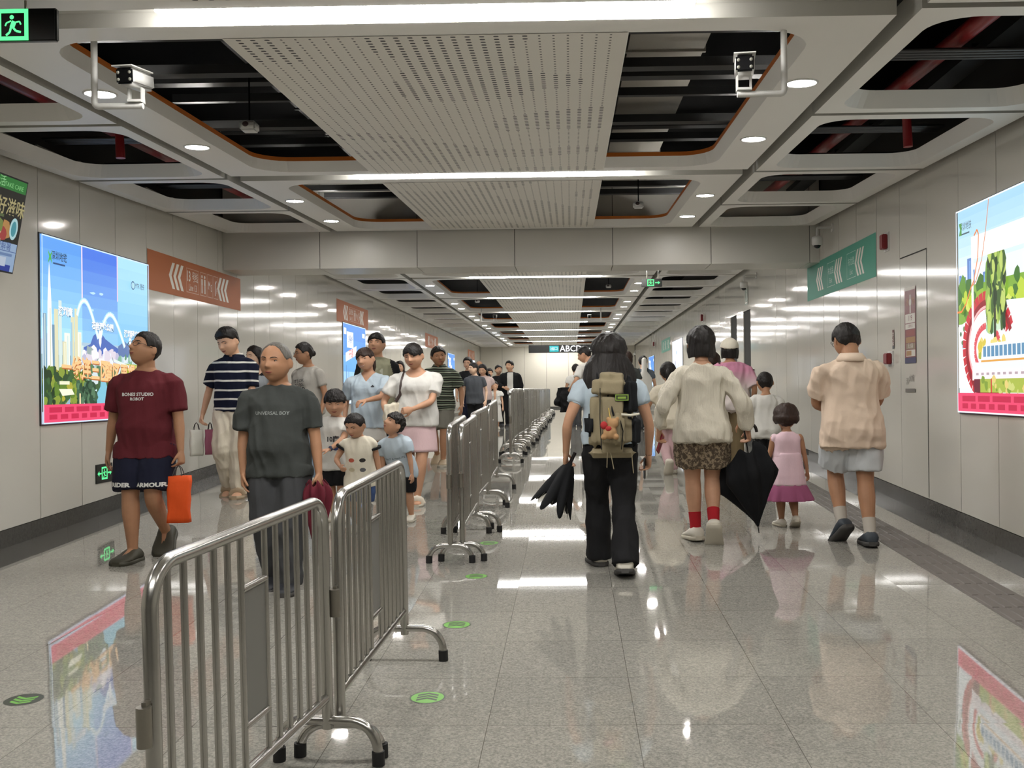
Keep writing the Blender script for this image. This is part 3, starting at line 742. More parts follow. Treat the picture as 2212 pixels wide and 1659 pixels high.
# ------------------------------------------------------------------ exit signs, hanging sign, screen, alarms
M_SGN = mat('sign_black_glass', '#191a19', 0.2); GE = glow('#2ee06a', 1.3); GE2 = glow('#5cff94', 1.4); GDK = mat('sign_dark_green', '#0f3a1e', .4)
def runner(A, x, y, s, m, md):
    A.ring(x - s * .5, y - s * .5, x + s * .5, y + s * .5, s * .13, m); A.disc(x - s * .03, y + s * .24, s * .07, m, 12)
    A.poly([(x - s * .02, y + s * .14), (x + s * .12, y + s * .08), (x + s * .05, y - s * .10), (x - s * .10, y - s * .06)], m); A.line([(x + s * .10, y + s * .08), (x + s * .22, y + s * .10), (x + s * .26, y + s * .0)], s * .05, m); A.line([(x - s * .05, y + s * .12), (x - s * .20, y + s * .06), (x - s * .24, y - s * .04)], s * .05, m)
    A.line([(x, y - s * .08), (x + s * .10, y - s * .20), (x + s * .26, y - s * .24)], s * .07, m); A.line([(x - s * .05, y - s * .06), (x - s * .10, y - s * .24), (x - s * .22, y - s * .34)], s * .07, m)
def arrow(A, x, y, s, m, d=1):
    A.rect(x - s * .5, y - s * .09, x + s * .2, y + s * .09, m) if d > 0 else A.rect(x - s * .2, y - s * .09, x + s * .5, y + s * .09, m)
    A.poly([(x + d * s * .1, y + s * .34), (x + d * s * .55, y), (x + d * s * .1, y - s * .34)], m)
def facing(x, y, z): return Matrix(((1, 0, 0, x), (0, 0, -1, y), (0, 1, 0, z), (0, 0, 0, 1)))
def hang_sign(x0, x1, y, z0, z1, dep, label, paint, cat, rods, nm):
    t = empty(nm, (x0, y, z0), label, cat); bm = bmesh.new(); box(bm, 0, x1 - x0, .0, dep, 0, z1 - z0); bmesh.ops.bevel(bm, geom=bm.edges[:], offset=.006, segments=2, affect='EDGES'); obj('housing', bm, M_SGN, t)
    A = Art(facing(0, -.001, 0)); paint(A, x1 - x0, z1 - z0); A.done('face', t)
    for r in rods:
        bm = bmesh.new(); tube(bm, [(r, dep / 2, z1 - z0 - .004), (r, dep / 2, cz(y) - z0 + .01)], .006, 8); obj('hanger', bm, M_STEEL, t)
def p_exit1(A, w, h): runner(A, .250, h / 2, .140, GE2, GDK); arrow(A, .08, h / 2, .10, GE, -1)
hang_sign(-2.72, -2.275, 4.50, 3.075, 3.222, .03, 'black hanging sign with glowing green running figure, cut by the photo corner', p_exit1, 'exit sign', (.30,), 'exit_sign')
def p_exit2(A, w, h): runner(A, .165, h / 2, .118, GE2, GDK); arrow(A, .285, h / 2, .085, GE2, 1)
hang_sign(1.265, 1.63, 18.0, 3.285, 3.425, .03, 'small hanging green running-figure sign with arrow beyond the beam', p_exit2, 'exit sign', (.10, .30), 'exit_sign')
def p_abcd(A, w, h):
    A.rect(.82, h * .12, 1.18, h * .88, g('#39c2c9')); A.text('出口', 1.0, h * .5, .15, g('#e9ffff'), 1, 0, .003); A.text('ABCD', 1.66, h * .48, .34, g('#ffffff'), .95, 0, .006); arrow(A, 2.42, h * .5, .26, g('#ffffff'), 1)
hang_sign(-1.64, 1.02, 40.0, 2.92, 3.225, .10, 'long dark hanging sign reading ABCD with an arrow at the corridor end', p_abcd, 'hanging sign', (.5, 2.1), 'hanging_sign')
def p_abcd2(A, w, h):
    A.rect(.55, h * .15, .95, h * .85, g('#5fb9a9', .9)); A.text('ABCD', 1.6, h * .5, .26, g('#b9bdb9', .8), 1.1, 0, .004)
hang_sign(-.35, 1.0, 47.0, 3.24, 3.44, .08, 'second, smaller lettered sign hanging behind the ABCD sign', p_abcd2, 'hanging sign', (.2, 1.1), 'hanging_sign')
def wall_exit():
    M = left_frame(9.56, 0.659); t = empty('exit_sign', M.translation, 'small green two-way running-figure sign low on the left wall', 'exit sign'); L = Matrix.Translation(-M.translation) @ M
    casing(t, L, .31, .155, .012, M_SGN, 'housing'); A = Art(L); A.rect(0, 0, .31, .155, M_SGN); runner(A, .155, .078, .12, GE2, GDK); arrow(A, .052, .078, .075, GE2, -1); arrow(A, .262, .078, .075, GE2, 1); A.done('face', t)
wall_exit()
# tilted screen on the left wall
def tv():
    t = empty('television_screen', (-4.40, 7.86, 2.45), 'tilted upright advertising screen on the left wall with green header, cut by the photo edge', 'screen')
    M = Matrix.Translation((-4.34, 6.66, 2.45)) @ Matrix.Rotation(math.radians(10.5), 4, 'Y') @ Matrix(((0, 0, 1, 0), (1, 0, 0, 0), (0, 1, 0, 0), (0, 0, 0, 1)))
    L = Matrix.Translation(-t.location) @ M; w, h = 1.20, .70
    bm = bmesh.new(); box(bm, -.012, w + .012, -.012, h + .012, -.05, -.001, 0, L); obj('case', bm, mat('screen_case', '#15161a', .4), t)
    bm = bmesh.new(); box(bm, w * .3, w * .7, h * .3, h * .7, -.16, -.05, 0, L); obj('wall_bracket', bm, M_VOID, t)
    A = Art(L); s = .75
    A.rect(0, 0, w, h, g('#24241f', s)); A.rect(0, h * .87, w, h, g('#2f7a35', s)); A.text('快乐生活', w * .62, h * .935, .085, g('#9fdc9a', s)); A.text('TAKE CARE', w * .86, h * .92, .05, g('#8fd68a', s))
    A.text('美味好滋味', w * .76, h * .68, .14, g('#b3a877', s), .9, 0, .002); A.rect(w * .55, h * .57, w * .80, h * .60, g('#5c6a45', s))
    random.seed(4); A.blobs(w * .45, h * .32, w * .86, h * .48, 40, .05, [g('#a5423f', s), g('#c9b488', s), g('#7a8a4a', s), g('#b98a52', s), g('#3c2a24', s)])
    A.disc(w * .93, h * .47, .055, g('#b9dfe2', s), 18, .085); A.disc(w * .93, h * .47, .035, g('#4f9aa5', s), 18, .06)
    A.rect(0, 0, w, h * .31, g('#9db6d6', s)); A.text('清凉解暑', w * .82, h * .265, .07, g('#3f5a96', s)); A.rect(0, h * .215, w, h * .222, g('#3f5a96', s)); A.rect(w * .7, h * .165, w * .96, h * .195, g('#6f8ab5', s)); A.rect(0, 0, w * .96, h * .07, g('#2b3f9a', s)); A.rect(w * .6, h * .05, w * .90, h * .15, g('#c3cfe0', s)); A.done('screen', t)
tv()
M_RED = mat('alarm_red', '#7a1d22', .4); M_CAMW = mat('camera_white', '#c9c8c4', .4); M_CAMB = mat('camera_black', '#0e0e10', .2)
def alarm(y, z, w, h, label, cat='fire alarm', nm='fire_alarm', tint=M_RED):
    t = empty(nm, (XR, y, z), label, cat); bm = bmesh.new(); box(bm, -.012, 0, -w / 2 - .02, w / 2 + .02, -h / 2 - .02, h / 2 + .02); obj('back_plate', bm, M_CAMW, t)
    bm = bmesh.new(); box(bm, -.065, -.012, -w / 2, w / 2, -h / 2, h / 2); bmesh.ops.bevel(bm, geom=bm.edges[:], offset=.008, segments=2, affect='EDGES'); obj('red_cover', bm, tint, t)
    return t
alarm(10.37, 2.952, .11, .15, 'square red fire alarm high on the right wall beside the green band')
alarm(10.28, 1.767, .12, .11, 'red fire call point at shoulder height beside the narrow notice', 'call point', 'call_point')
alarm(24.7, 3.182, .16, .16, 'red fire alarm on the right wall beyond the lifts')
alarm(39.0, 3.172, .16, .16, 'farthest red fire alarm on the right wall')
def paint_notice(A, w, h):
    r = mat('notice_red', '#6f1f25', .35); wt = mat('notice_white', '#c9c4ba', .4); d = mat('notice_dark', '#3a2320', .5); tn = mat('notice_tan', '#a07a4f', .5); bl = mat('notice_blue', '#1f2450', .4)
    A.rect(0, 0, w, h, r); A.rect(w * .04, h * .96, w * .96, h, wt); A.rect(w * .47, h * .66, w * .57, h * .90, wt); A.disc(w * .52, h * .80, w * .11, wt, 14, h * .05); A.text('消', w * .25, h * .80, .075, tn); A.text('防', w * .8, h * .80, .075, tn)
    A.rect(w * .06, h * .53, w * .94, h * .65, wt); A.text('119', w * .5, h * .59, .07, r, 1.1, 0, .001); A.rect(w * .06, h * .45, w * .94, h * .52, wt); A.text('火警电话', w * .5, h * .485, .035, r)
    A.rect(w * .12, h * .36, w * .9, h * .44, mat('notice_rose', '#8f4a45', .5)); A.rect(w * .10, h * .27, w * .94, h * .345, tn); A.rect(w * .10, h * .185, w * .94, h * .26, mat('notice_sand', '#8b7a66', .5)); A.text('灭火器', w * .5, h * .225, .05, wt); A.rect(w * .10, h * .09, w * .94, h * .175, wt); A.rect(w * .14, h * .10, w * .6, h * .165, tn); A.rect(0, 0, w, h * .075, bl)
M = right_frame(9.84, 1.707, .006); A = Art(M); paint_notice(A, .31, .72); o = A.done('fire_notice', None); tag(o, 'tall narrow red fire safety notice on the flush service door', 'notice')
A = Art(right_frame(10.22, 1.862, .006)); A.rect(0, 0, .055, .19, mat('notice_brown', '#5c3230', .5)); A.text('消火栓', .027, .095, .05, M_BW, 1, PI / 2); A.rect(0, 0, .055, .03, mat('notice_slate', '#44444a', .5)); tag(A.done('fire_label', None), 'small upright red and grey label above the call point', 'notice')
A = Art(right_frame(9.86, 1.432, .006)); i = mat('ink_grey', '#6d6862', .6); A.text('消', .08, .10, .07, i); A.text('火栓', .20, .13, .075, i); A.rect(.02, .0, .30, .035, i); tag(A.done('wall_lettering', None), 'small grey lettering on the service door below the red notice', 'lettering')
# lift call plates and plate over the lift door
for y, lab in ((19.35, 'steel lift call plate between the two lift doors'), (17.95, 'steel lift call plate before the nearer lift door')):
    t = empty('call_plate', (XR, y, 1.65), lab, 'lift button'); bm = bmesh.new(); box(bm, -.02, 0, -.05, .05, -.16, .16); obj('plate', bm, mat('plate_dark', '#3c3b39', .35, .6), t)
    for z in (-.05, .06):
        bm = bmesh.new(); tube(bm, [(-.02, 0, z), (-.028, 0, z)], .022, 14); obj('button', bm, M_CAMW, t)
A = Art(right_frame(18.75, 2.992, .008)); A.rect(0, 0, .30, .34, mat('lift_sign_green', '#2c5a3c', .3)); A.ring(.03, .03, .27, .31, .02, M_BW); person_icon(A, .15, .17, .2, M_BW); tag(A.done('lift_sign', None), 'small green pictogram plate above the nearer lift door', 'sign')

# ------------------------------------------------------------------ cameras and sensors
def bullet(px, py, arm, label, head_rz, grp):
    """camera on an L-shaped pole; arm = sideways reach"""
    z = cz(py); t = empty('security_camera', (px, py, z), label, 'security camera', grp); s = 1 if arm > 0 else -1; L = abs(arm)
    bm = bmesh.new(); pts = [Vector((0, 0, .04))] + arc_pts((0, 0, .04), (0, 0, -.315), (s * L, 0, -.315), .02, 3) + [Vector((s * L, .0, -.315))]; tube(bm, pts, .0165, 12); obj('pole', bm, M_CAMW, t)
    bm = bmesh.new(); c = Vector((s * L * .86, 0, -.30)); box(bm, c.x - .035, c.x + .035, -.03, .03, c.z, c.z + .012)
    for q in (-1, 1): box(bm, c.x + q * .034 - .003, c.x + q * .034 + .003, -.02, .02, c.z, c.z + .075)
    obj('mount', bm, M_CAMW, t)
    M = Matrix.Translation((c.x, -.02, c.z + .115)) @ Matrix.Scale(.95, 4) @ Matrix.Rotation(head_rz, 4, 'Z') @ Matrix.Rotation(math.radians(6), 4, 'X')
    bm = bmesh.new(); box(bm, -.05, .05, -.10, .13, -.045, .045, 0, M); bmesh.ops.bevel(bm, geom=bm.edges[:], offset=.016, segments=3, affect='EDGES'); b = obj('camera_body', bm, M_CAMW, t, True)
    bm = bmesh.new(); box(bm, -.046, .046, -.108, -.09, -.042, .042, 0, M); bmesh.ops.bevel(bm, geom=bm.edges[:], offset=.008, segments=2, affect='EDGES'); f = obj('front_glass', bm, M_CAMB, b)
    bm = bmesh.new(); box(bm, -.056, .056, -.125, .10, .046, .052, 0, M); obj('sun_shield', bm, M_CAMW, b)
    for x in (-.032, .032):
        for zz in (-.02, .016):
            bm = bmesh.new(); ellipsoid(bm, (x, -.108, zz), (.009, .004, .009), M, 10, 6); obj('infrared_lamp', bm, mat('lamp_glass', '#8b8a80', .15), f)
bullet(-2.42, 5.17, .25, 'white box security camera on an L-shaped pole in the left ceiling opening', math.radians(-6), 'box security cameras')
bullet(1.085, 5.12, -.235, 'white box security camera on an L-shaped pole in the right ceiling opening', math.radians(-8), 'box security cameras')
bullet(-2.35, 27.0, .42, 'distant security camera on a pole at the left lamp strip beyond the beam', 0, 'box security cameras')
bullet(.83, 27.4, -.36, 'distant security camera on a pole at the right ceiling opening beyond the beam', 0, 'box security cameras')
def dome(y, x, z, label):
    t = empty('dome_camera', (XR, y, z), label, 'security camera', 'dome security cameras'); d = XR - x
    bm = bmesh.new(); tube(bm, [Vector((0, 0, .12))] * 0 + [Vector((0, 0, .10))] + arc_pts((0, 0, .10), (-d, 0, .10), (-d, 0, 0), .02, 4) + [Vector((-d, 0, 0))], .016, 10); box(bm, -.012, 0, -.04, .04, .05, .15); obj('wall_arm', bm, M_CAMW, t)
    bm = bmesh.new(); n = 20; loft(bm, [[(-d + r * math.cos(2 * PI * i / n), r * math.sin(2 * PI * i / n), q) for i in range(n)] for r, q in ((.03, .0), (.062, -.012), (.066, -.04), (.064, -.10), (.05, -.115))]); obj('housing', bm, M_CAMW, t, True)
    bm = bmesh.new(); ellipsoid(bm, (-d, 0, -.112), (.045, .045, .042), None, 16, 10); obj('dome', bm, M_CAMB, t)
dome(12.5, 3.03, 3.335, 'white dome camera on a wall arm just before the beam on the right')
dome(17.6, 3.0, 3.315, 'white dome camera on a wall arm beyond the beam by the lifts')
dome(47.5, 3.0, 3.135, 'distant dome camera high on the right wall near the end')
def sensor(x, y, label):
    z = cz(y) - .015; t = empty('ceiling_sensor', (x, y, z), label, 'sensor', 'white ceiling sensors')
    bm = bmesh.new(); box(bm, -.055, .055, -.055, .055, -.035, .03); bmesh.ops.bevel(bm, geom=bm.edges[:], offset=.012, segments=3, affect='EDGES'); obj('housing', bm, M_CAMW, t, True)
    bm = bmesh.new(); ellipsoid(bm, (-.012, -.056, .005), (.022, .005, .018), None, 12, 8); obj('lens', bm, mat('lens_maroon', '#3c2a2c', .3), t)
    bm = bmesh.new(); tube(bm, [(0, 0, .03), (0, 0, .98)], .006, 8); obj('drop_rod', bm, M_VOID, t)
sensor(-2.20, 7.0, 'white ceiling sensor hanging in the left opening over the ramp'); sensor(.75, 11.0, 'white ceiling sensor hanging in the right opening near the beam')
sensor(-2.2, 24.2, 'white ceiling sensor in a left opening beyond the beam'); sensor(.8, 21.0, 'white ceiling sensor in a right opening beyond the beam')

# ------------------------------------------------------------------ services in the ceiling void
M_DUCT = mat('galvanised_duct', '#a9a69d', .6); M_PIPE = mat('red_sprinkler_pipe', '#8a1f22', .4); M_TRAYB = mat('black_cable_tray', '#111213', .6, .1); M_CON = mat('steel_conduit', '#4d4e50', .4, .6)
def run(nm, label, cat, fn, m, grp=None):
    bm = bmesh.new(); fn(bm); o = obj(nm, bm, m, None); tag(o, label, cat, grp); return o
def sl(y, d): return (CH + SL * y if y < 13.5 else CH + Z2) + d
def duct(x0, x1, y0, y1, d0, d1):
    def f(bm):
        v = [bm.verts.new((x, y, sl(y, d))) for y in (y0, y1) for x in (x0, x1) for d in (d0, d1)]
        for a in ((0, 1, 3, 2), (4, 6, 7, 5), (0, 4, 5, 1), (2, 3, 7, 6), (0, 2, 6, 4), (1, 5, 7, 3)): bm.faces.new([v[i] for i in a])
        y = y0 + .6
        while y < y1:
            box(bm, x0 - .015, x1 + .015, y, y + .03, sl(y, d0) - .015, sl(y, d1) + .012); y += 1.2
    return f
run('air_duct', 'grey sheet metal air duct running above the right ceiling opening', 'duct', duct(.42, .95, .5, 12.9, .50, .80), M_DUCT)
run('air_duct', 'dull sheet metal air duct above the left ceiling opening', 'duct', duct(-2.55, -2.15, .5, 12.9, .72, .92), mat('dull_duct', '#2d2d2d', .6))
for i, y in enumerate([4.95 + .52 * k for k in range(15)]):
    for x0, x1, sd in ((-2.95, -1.5, 'left'), (.15, 1.5, 'right')):
        d = .30 if i % 3 else .22
        run('support_rail', 'black support rail across the %s ceiling opening, %s back from the near edge' % (sd, ordn[i] if i < 18 else 'far'), 'rail', (lambda bm, x0=x0, x1=x1, y=y, d=d: box(bm, x0, x1, y, y + (.10 if y % .7 < .4 else .05), sl(y, d), sl(y, d) + .06)), M_TRAYB, 'void support rails')
for x, d, lab in ((-3.9, .35, 'left side bays near the wall'), (2.45, .34, 'right side bays')):
    run('sprinkler_pipe', 'red sprinkler pipe running above the ' + lab, 'pipe', lambda bm, x=x, d=d: [tube(bm, [(x, 1, sl(1, d)), (x, 13, sl(13, d))], .055, 12)] + [tube(bm, [(x, y, sl(y, d)), (x + .25, y + .1, sl(y, d + .12)), (x + .27, y + .1, sl(y, .02) + .0)], .038, 10) for y in (5.2, 8.1)], M_PIPE)
for x, lab in ((-3.45, 'left'), (2.05, 'right'), (2.85, 'far right')):
    run('cable_tray', 'dark cable tray running above the %s side bays' % lab, 'cable tray', lambda bm, x=x: [box(bm, x - .09, x + .09, y, y + 1.18, sl(y, .42), sl(y, .48)) for y in [1 + 1.2 * k for k in range(10)]], M_TRAYB)
for i, y in enumerate((5.35, 6.3, 7.5, 8.45, 9.6, 10.8, 12.0)):
    for x0, x1, sd in ((-4.4, -3.1, 'left'), (1.7, 3.1, 'right')):
        run('conduit_rack', 'thin steel conduits crossing the %s side bay, %s from the viewer' % (sd, ordn[i]), 'conduit', lambda bm, x0=x0, x1=x1, y=y: [tube(bm, [(x0, y + .05 * k, sl(y, .235)), (x1, y + .05 * k, sl(y, .235))], .014, 8) for k in range(4)], M_CON, 'conduit racks')
# ------------------------------------------------------------------ people
def remesh(bm, vox, it=2, fac=0.5):
    bmesh.ops.recalc_face_normals(bm, faces=bm.faces)
    me = bpy.data.meshes.new('r'); bm.to_mesh(me); bm.free()
    o = bpy.data.objects.new('r', me); COL.objects.link(o)
    m = o.modifiers.new('r', 'REMESH'); m.mode = 'VOXEL'; m.voxel_size = vox
    if it:
        s = o.modifiers.new('s', 'SMOOTH'); s.iterations = it; s.factor = fac
    dg = bpy.context.evaluated_depsgraph_get()
    m2 = bpy.data.meshes.new_from_object(o.evaluated_get(dg))
    out = bmesh.new(); out.from_mesh(m2)
    bpy.data.objects.remove(o); bpy.data.meshes.remove(me); bpy.data.meshes.remove(m2)
    out.verts.ensure_lookup_table(); out.normal_update()
    return out
def wrinkle(bm, amp, sc=7.0, zs=0.45, seed=0.0):
    bm.normal_update()
    for v in bm.verts:
        p = v.co; q = Vector((p.x * sc + seed, p.y * sc, p.z * sc * zs))
        w = noise.noise(q) + 0.6 * noise.noise(q * 2.3)
        f = abs(noise.noise(Vector((p.x * 5 + p.z * 4 + seed, p.y * 5, p.z * 6))))
        g = abs(noise.noise(Vector((p.x * 13 - p.z * 2.2 + seed, p.y * 13, p.z * 2.4 + 7))))
        v.co = p + v.normal * amp * (w + 1.1 * (0.5 - f * 2.0) + 1.3 * (0.4 - g * 1.7))
def ik(A, T, a, b, pole):
    d = T - A; L = d.length
    if L > (a + b) * 0.998: T = A + d * ((a + b) * 0.998 / L); d = T - A; L = d.length
    x = (a * a - b * b + L * L) / (2 * L); hgt = math.sqrt(max(a * a - x * x, 0))
    u = d / L; p = pole - u * pole.dot(u); p.normalize()
    return A + u * x + p * hgt, T
ZA = [0, .045, .285, .50, .62, .72, .815, .845, .868, 1.0]
ZC = [0, .045, .235, .425, .55, .655, .735, .765, .79, 1.0]
TORSO = [(.462, .055, .050, .0), (.50, .094, .066, -.006), (.545, .094, .068, -.008), (.60, .083, .058, .0), (.66, .085, .061, .004),
         (.72, .097, .066, .005), (.765, .103, .064, .0), (.795, .097, .054, -.004), (.818, .074, .044, -.008), (.836, .044, .037, -.010), (.852, .034, .034, -.008)]
def head_point(th, ph):
    """unit head: 1 from chin to crown, face towards +y"""
    cz_, sz_ = math.cos(th), math.sin(th)
    x, y, z = sz_ * math.cos(ph), sz_ * math.sin(ph), cz_
    X, Y, Z = 0.362 * x, 0.425 * y, 0.5 * z
    if Z < 0:
        t = -Z / 0.5
        X *= 1 - 0.22 * t * t + 0.30 * t * (1 - t)
        Y *= (1 - 0.05 * t) if Y > 0 else (1 - 0.62 * t)
        if Y > 0: Y += 0.05 * t
    else:
        X *= 1 + 0.05 * math.sin(PI * Z / 0.5)
        if Y < 0: Y *= 1.04
    return Vector((X, Y, Z))
def face_relief(p, fem):
    X, Y, Z = p
    if Y > 0.05:
        g = lambda x0, z0, sx_, sz2: math.exp(-((abs(X) - x0) / sx_) ** 2 - ((Z - z0) / sz2) ** 2)
        nz = interp([(-.15, 0), (-.105, .75), (-.075, 1), (.0, .62), (.09, .18), (.14, 0)], Z)
        Y += 0.125 * nz * math.exp(-(X / interp([(-.12, .075), (-.06, .06), (.05, .035)], Z)) ** 2)
        Y -= 0.050 * g(.145, .055, .075, .045)
        Y += 0.018 * g(.13, .125, .13, .03) * (0.5 if fem else 1)
        Y += 0.016 * g(.20, -.06, .08, .09)
        Y += 0.026 * math.exp(-(X / .10) ** 2) * (math.exp(-((Z + .215) / .022) ** 2) + math.exp(-((Z + .262) / .024) ** 2))
        Y -= 0.010 * math.exp(-(X / .09) ** 2 - ((Z + .315) / .022) ** 2)
        Y += 0.030 * math.exp(-(X / .12) ** 2 - ((Z + .41) / .06) ** 2)
    return Vector((X, Y, Z))
HAIRLINE = [(-90, -.34), (-50, -.30), (-25, -.12), (-8, .06), (8, .08), (18, .03), (27, .03), (36, .15), (50, .24), (70, .285), (90, .29)]
def hair_shell(bm, M, thick=0.05, top=0.03, front=0.0, line=HAIRLINE, side=0.0, seed=0.0, rough=0.02, bangs=None, nape=0.0, bald=0.0):
    nu, nv = 120, 64; rows = []
    for j in range(nv + 1):
        th = PI * (0.02 + 0.80 * j / nv); r = []
        for i in range(nu):
            ph = 2 * PI * i / nu; p = head_point(th, ph)
            az = math.degrees(math.atan2(p.y, abs(p.x) + 1e-6))
            thr = interp(line, az) + front * smooth01((az - 30) / 40) - nape * smooth01((-az - 20) / 40)
            if bangs and az > 30: thr = min(thr, interp(bangs, math.copysign(1, p.x) * (90 - az)))
            thr += 0.025 * noise.noise(Vector((p.x * 14 + seed, p.y * 14, 3.1)))
            k = smooth01((p.z - thr) / 0.05 + 0.35)
            off = thick + top * smooth01(p.z / 0.45) + side * (1 - abs(p.z)) * smooth01(1 - abs(az) / 60)
            off *= 1 - bald * smooth01((p.z - .18) / .2) * smooth01((az + 60) / 40)
            off += rough * noise.noise(Vector((p.x * 9 + seed, p.y * 9, p.z * 5))) + 0.75 * rough * noise.noise(Vector((p.x * 34 + seed, p.y * 34, p.z * 8)))
            d = p.normalized()
            r.append(bm.verts.new(M @ (p + d * lerp(-0.07, off, k))))
        rows.append(r)
    for j in range(nv):
        for i in range(nu):
            k = (i + 1) % nu
            f = bm.faces.new((rows[j][i], rows[j + 1][i], rows[j + 1][k], rows[j][k])); f.smooth = True
    f = bm.faces.new(rows[0]); f.smooth = True
    bm.faces.new(rows[-1][::-1])
def hair_curtain(bm, M, z0, z1, prof, a0, a1, thick=0.09, seed=0.0, n=40, m=18, rag=0.06, yshift=None):
    """a hanging sheet of hair round the back of the head from azimuth a0 to a1 (degrees, 180 = straight back)"""
    outer, inner = [], []
    for j in range(m + 1):
        t = j / m; ro, ri = [], []
        for i in range(n + 1):
            a = math.radians(lerp(a0, a1, i / n)); s_, c_ = math.sin(a), math.cos(a)
            zb = z1 + rag * noise.noise(Vector((i * 0.45 + seed, 0, 5)))
            z = lerp(z0, zb, t); rx, ry = interp(prof[0], z), interp(prof[1], z)
            w = 0.018 * noise.noise(Vector((i * 0.5 + seed, z * 1.5, 0))) + 0.010 * noise.noise(Vector((i * 1.7 + seed, z, 2)))
            ys = interp(yshift, z) if yshift else 0.0
            x, y = s_ * (rx + w), c_ * (ry + w) + ys
            ro.append(bm.verts.new(M @ Vector((x, y, z))))
            f = 1 - thick / max(rx, 0.12) * min(1, 0.25 + 4 * min(i, n - i) / n)
            ri.append(bm.verts.new(M @ Vector((x * f, (y - ys) * f + ys, z))))
        outer.append(ro); inner.append(ri)
    def q(a, b, c, d):
        f = bm.faces.new((a, b, c, d)); f.smooth = True
    for j in range(m):
        for i in range(n):
            q(outer[j][i], outer[j][i + 1], outer[j + 1][i + 1], outer[j + 1][i]); q(inner[j][i], inner[j + 1][i], inner[j + 1][i + 1], inner[j][i + 1])
        q(outer[j][0], outer[j + 1][0], inner[j + 1][0], inner[j][0]); q(outer[j][n], inner[j][n], inner[j + 1][n], outer[j + 1][n])
    for i in range(n):
        q(outer[0][i], inner[0][i], inner[0][i + 1], outer[0][i + 1]); q(outer[m][i], outer[m][i + 1], inner[m][i + 1], inner[m][i])
def hair_mat(name, c1, c2):
    if name in MATS: return MATS[name]
    m = mat(name, c1, 0.5, 0, 0.3); t = NT(m); co = t.coord()
    f = t.noise(t.mapv(co, (1, 1, 0.12)), 130.0, 2.0)
    t.set(bsdf(m), 'Base Color', t.mix(f, rgb(c1), rgb(c2)))
    t.l.new(t.bump(f, 0.5, 0.006), bsdf(m).inputs['Normal'])
    return m
H_BLACK = hair_mat('hair_black', '#0c0a09', '#241e1b')
H_BROWN = hair_mat('hair_dark_brown', '#1b120e', '#3d2a20')
H_GREY = hair_mat('hair_greying', '#3b3835', '#77736c')
def skin_mat(name, c):
    if name in MATS: return MATS[name]
    m = mat(name, c, 0.55, 0, 0.35); t = NT(m); k = rgb(c); co = t.coord()
    f = t.noise(co, 14.0, 3.0)
    t.set(bsdf(m), 'Base Color', t.mix(f, tuple(x * .82 for x in k[:3]) + (1,), tuple(min(1, x * 1.12) for x in k[:3]) + (1,)))
    return m
SKIN = dict(a=skin_mat('skin_tan', '#bd9073'), b=skin_mat('skin_light', '#d1a587'), c=skin_mat('skin_brown', '#a87c5e'), d=skin_mat('skin_pale', '#dcb79c'))
M_EYEW = mat('eye_white', '#b5ada4', 0.3); M_IRIS = mat('eye_iris', '#1a100b', 0.2); M_BROW = mat('eyebrow_hair', '#1d1612', 0.8)
M_LIP = mat('lip', '#9a5548', 0.5); M_LIPD = mat('mouth_line', '#4a231d', 0.7); M_TEETH = mat('teeth', '#d9d4c8', 0.3)
M_GLASS = mat('spectacle_frame', '#2b2622', 0.35)

def clear_of(o, under, gap, zmax=None, deep=.05, zmin=None, soften=True):
    """move the vertices of garment o outside the surface it covers"""
    bm = bmesh.new(); bm.from_mesh(under.data); bm.normal_update(); T = BVHTree.FromBMesh(bm); mv = set()
    for v in o.data.vertices:
        if (zmax is not None and v.co.z > zmax) or (zmin is not None and v.co.z < zmin): continue
        c, n, i, d = T.find_nearest(v.co, deep)
        if c is None: continue
        k = (v.co - c).dot(n)
        if k < gap: v.co = v.co + n * (gap - k); mv.add(v.index)
    if soften and mv:
        g = bmesh.new(); g.from_mesh(o.data); g.verts.ensure_lookup_table()
        reg = set(g.verts[i] for i in mv)
        for _ in range(3): reg |= set(e.other_vert(v) for v in list(reg) for e in v.link_edges)
        for _ in range(5): bmesh.ops.smooth_vert(g, verts=list(reg), factor=.5, use_axis_x=True, use_axis_y=True, use_axis_z=False)
        g.to_mesh(o.data); g.free(); bm.free()
        clear_of(o, under, gap * .7, zmax, deep, zmin, False); return
    bm.free()
def on_surface(o, pts, off):
    bm = bmesh.new(); bm.from_mesh(o.data); T = BVHTree.FromBMesh(bm); bm.free(); out = []
    for p in pts:
        c, n, i, d = T.find_nearest(Vector(p)); out.append(c + n * off)
    return out
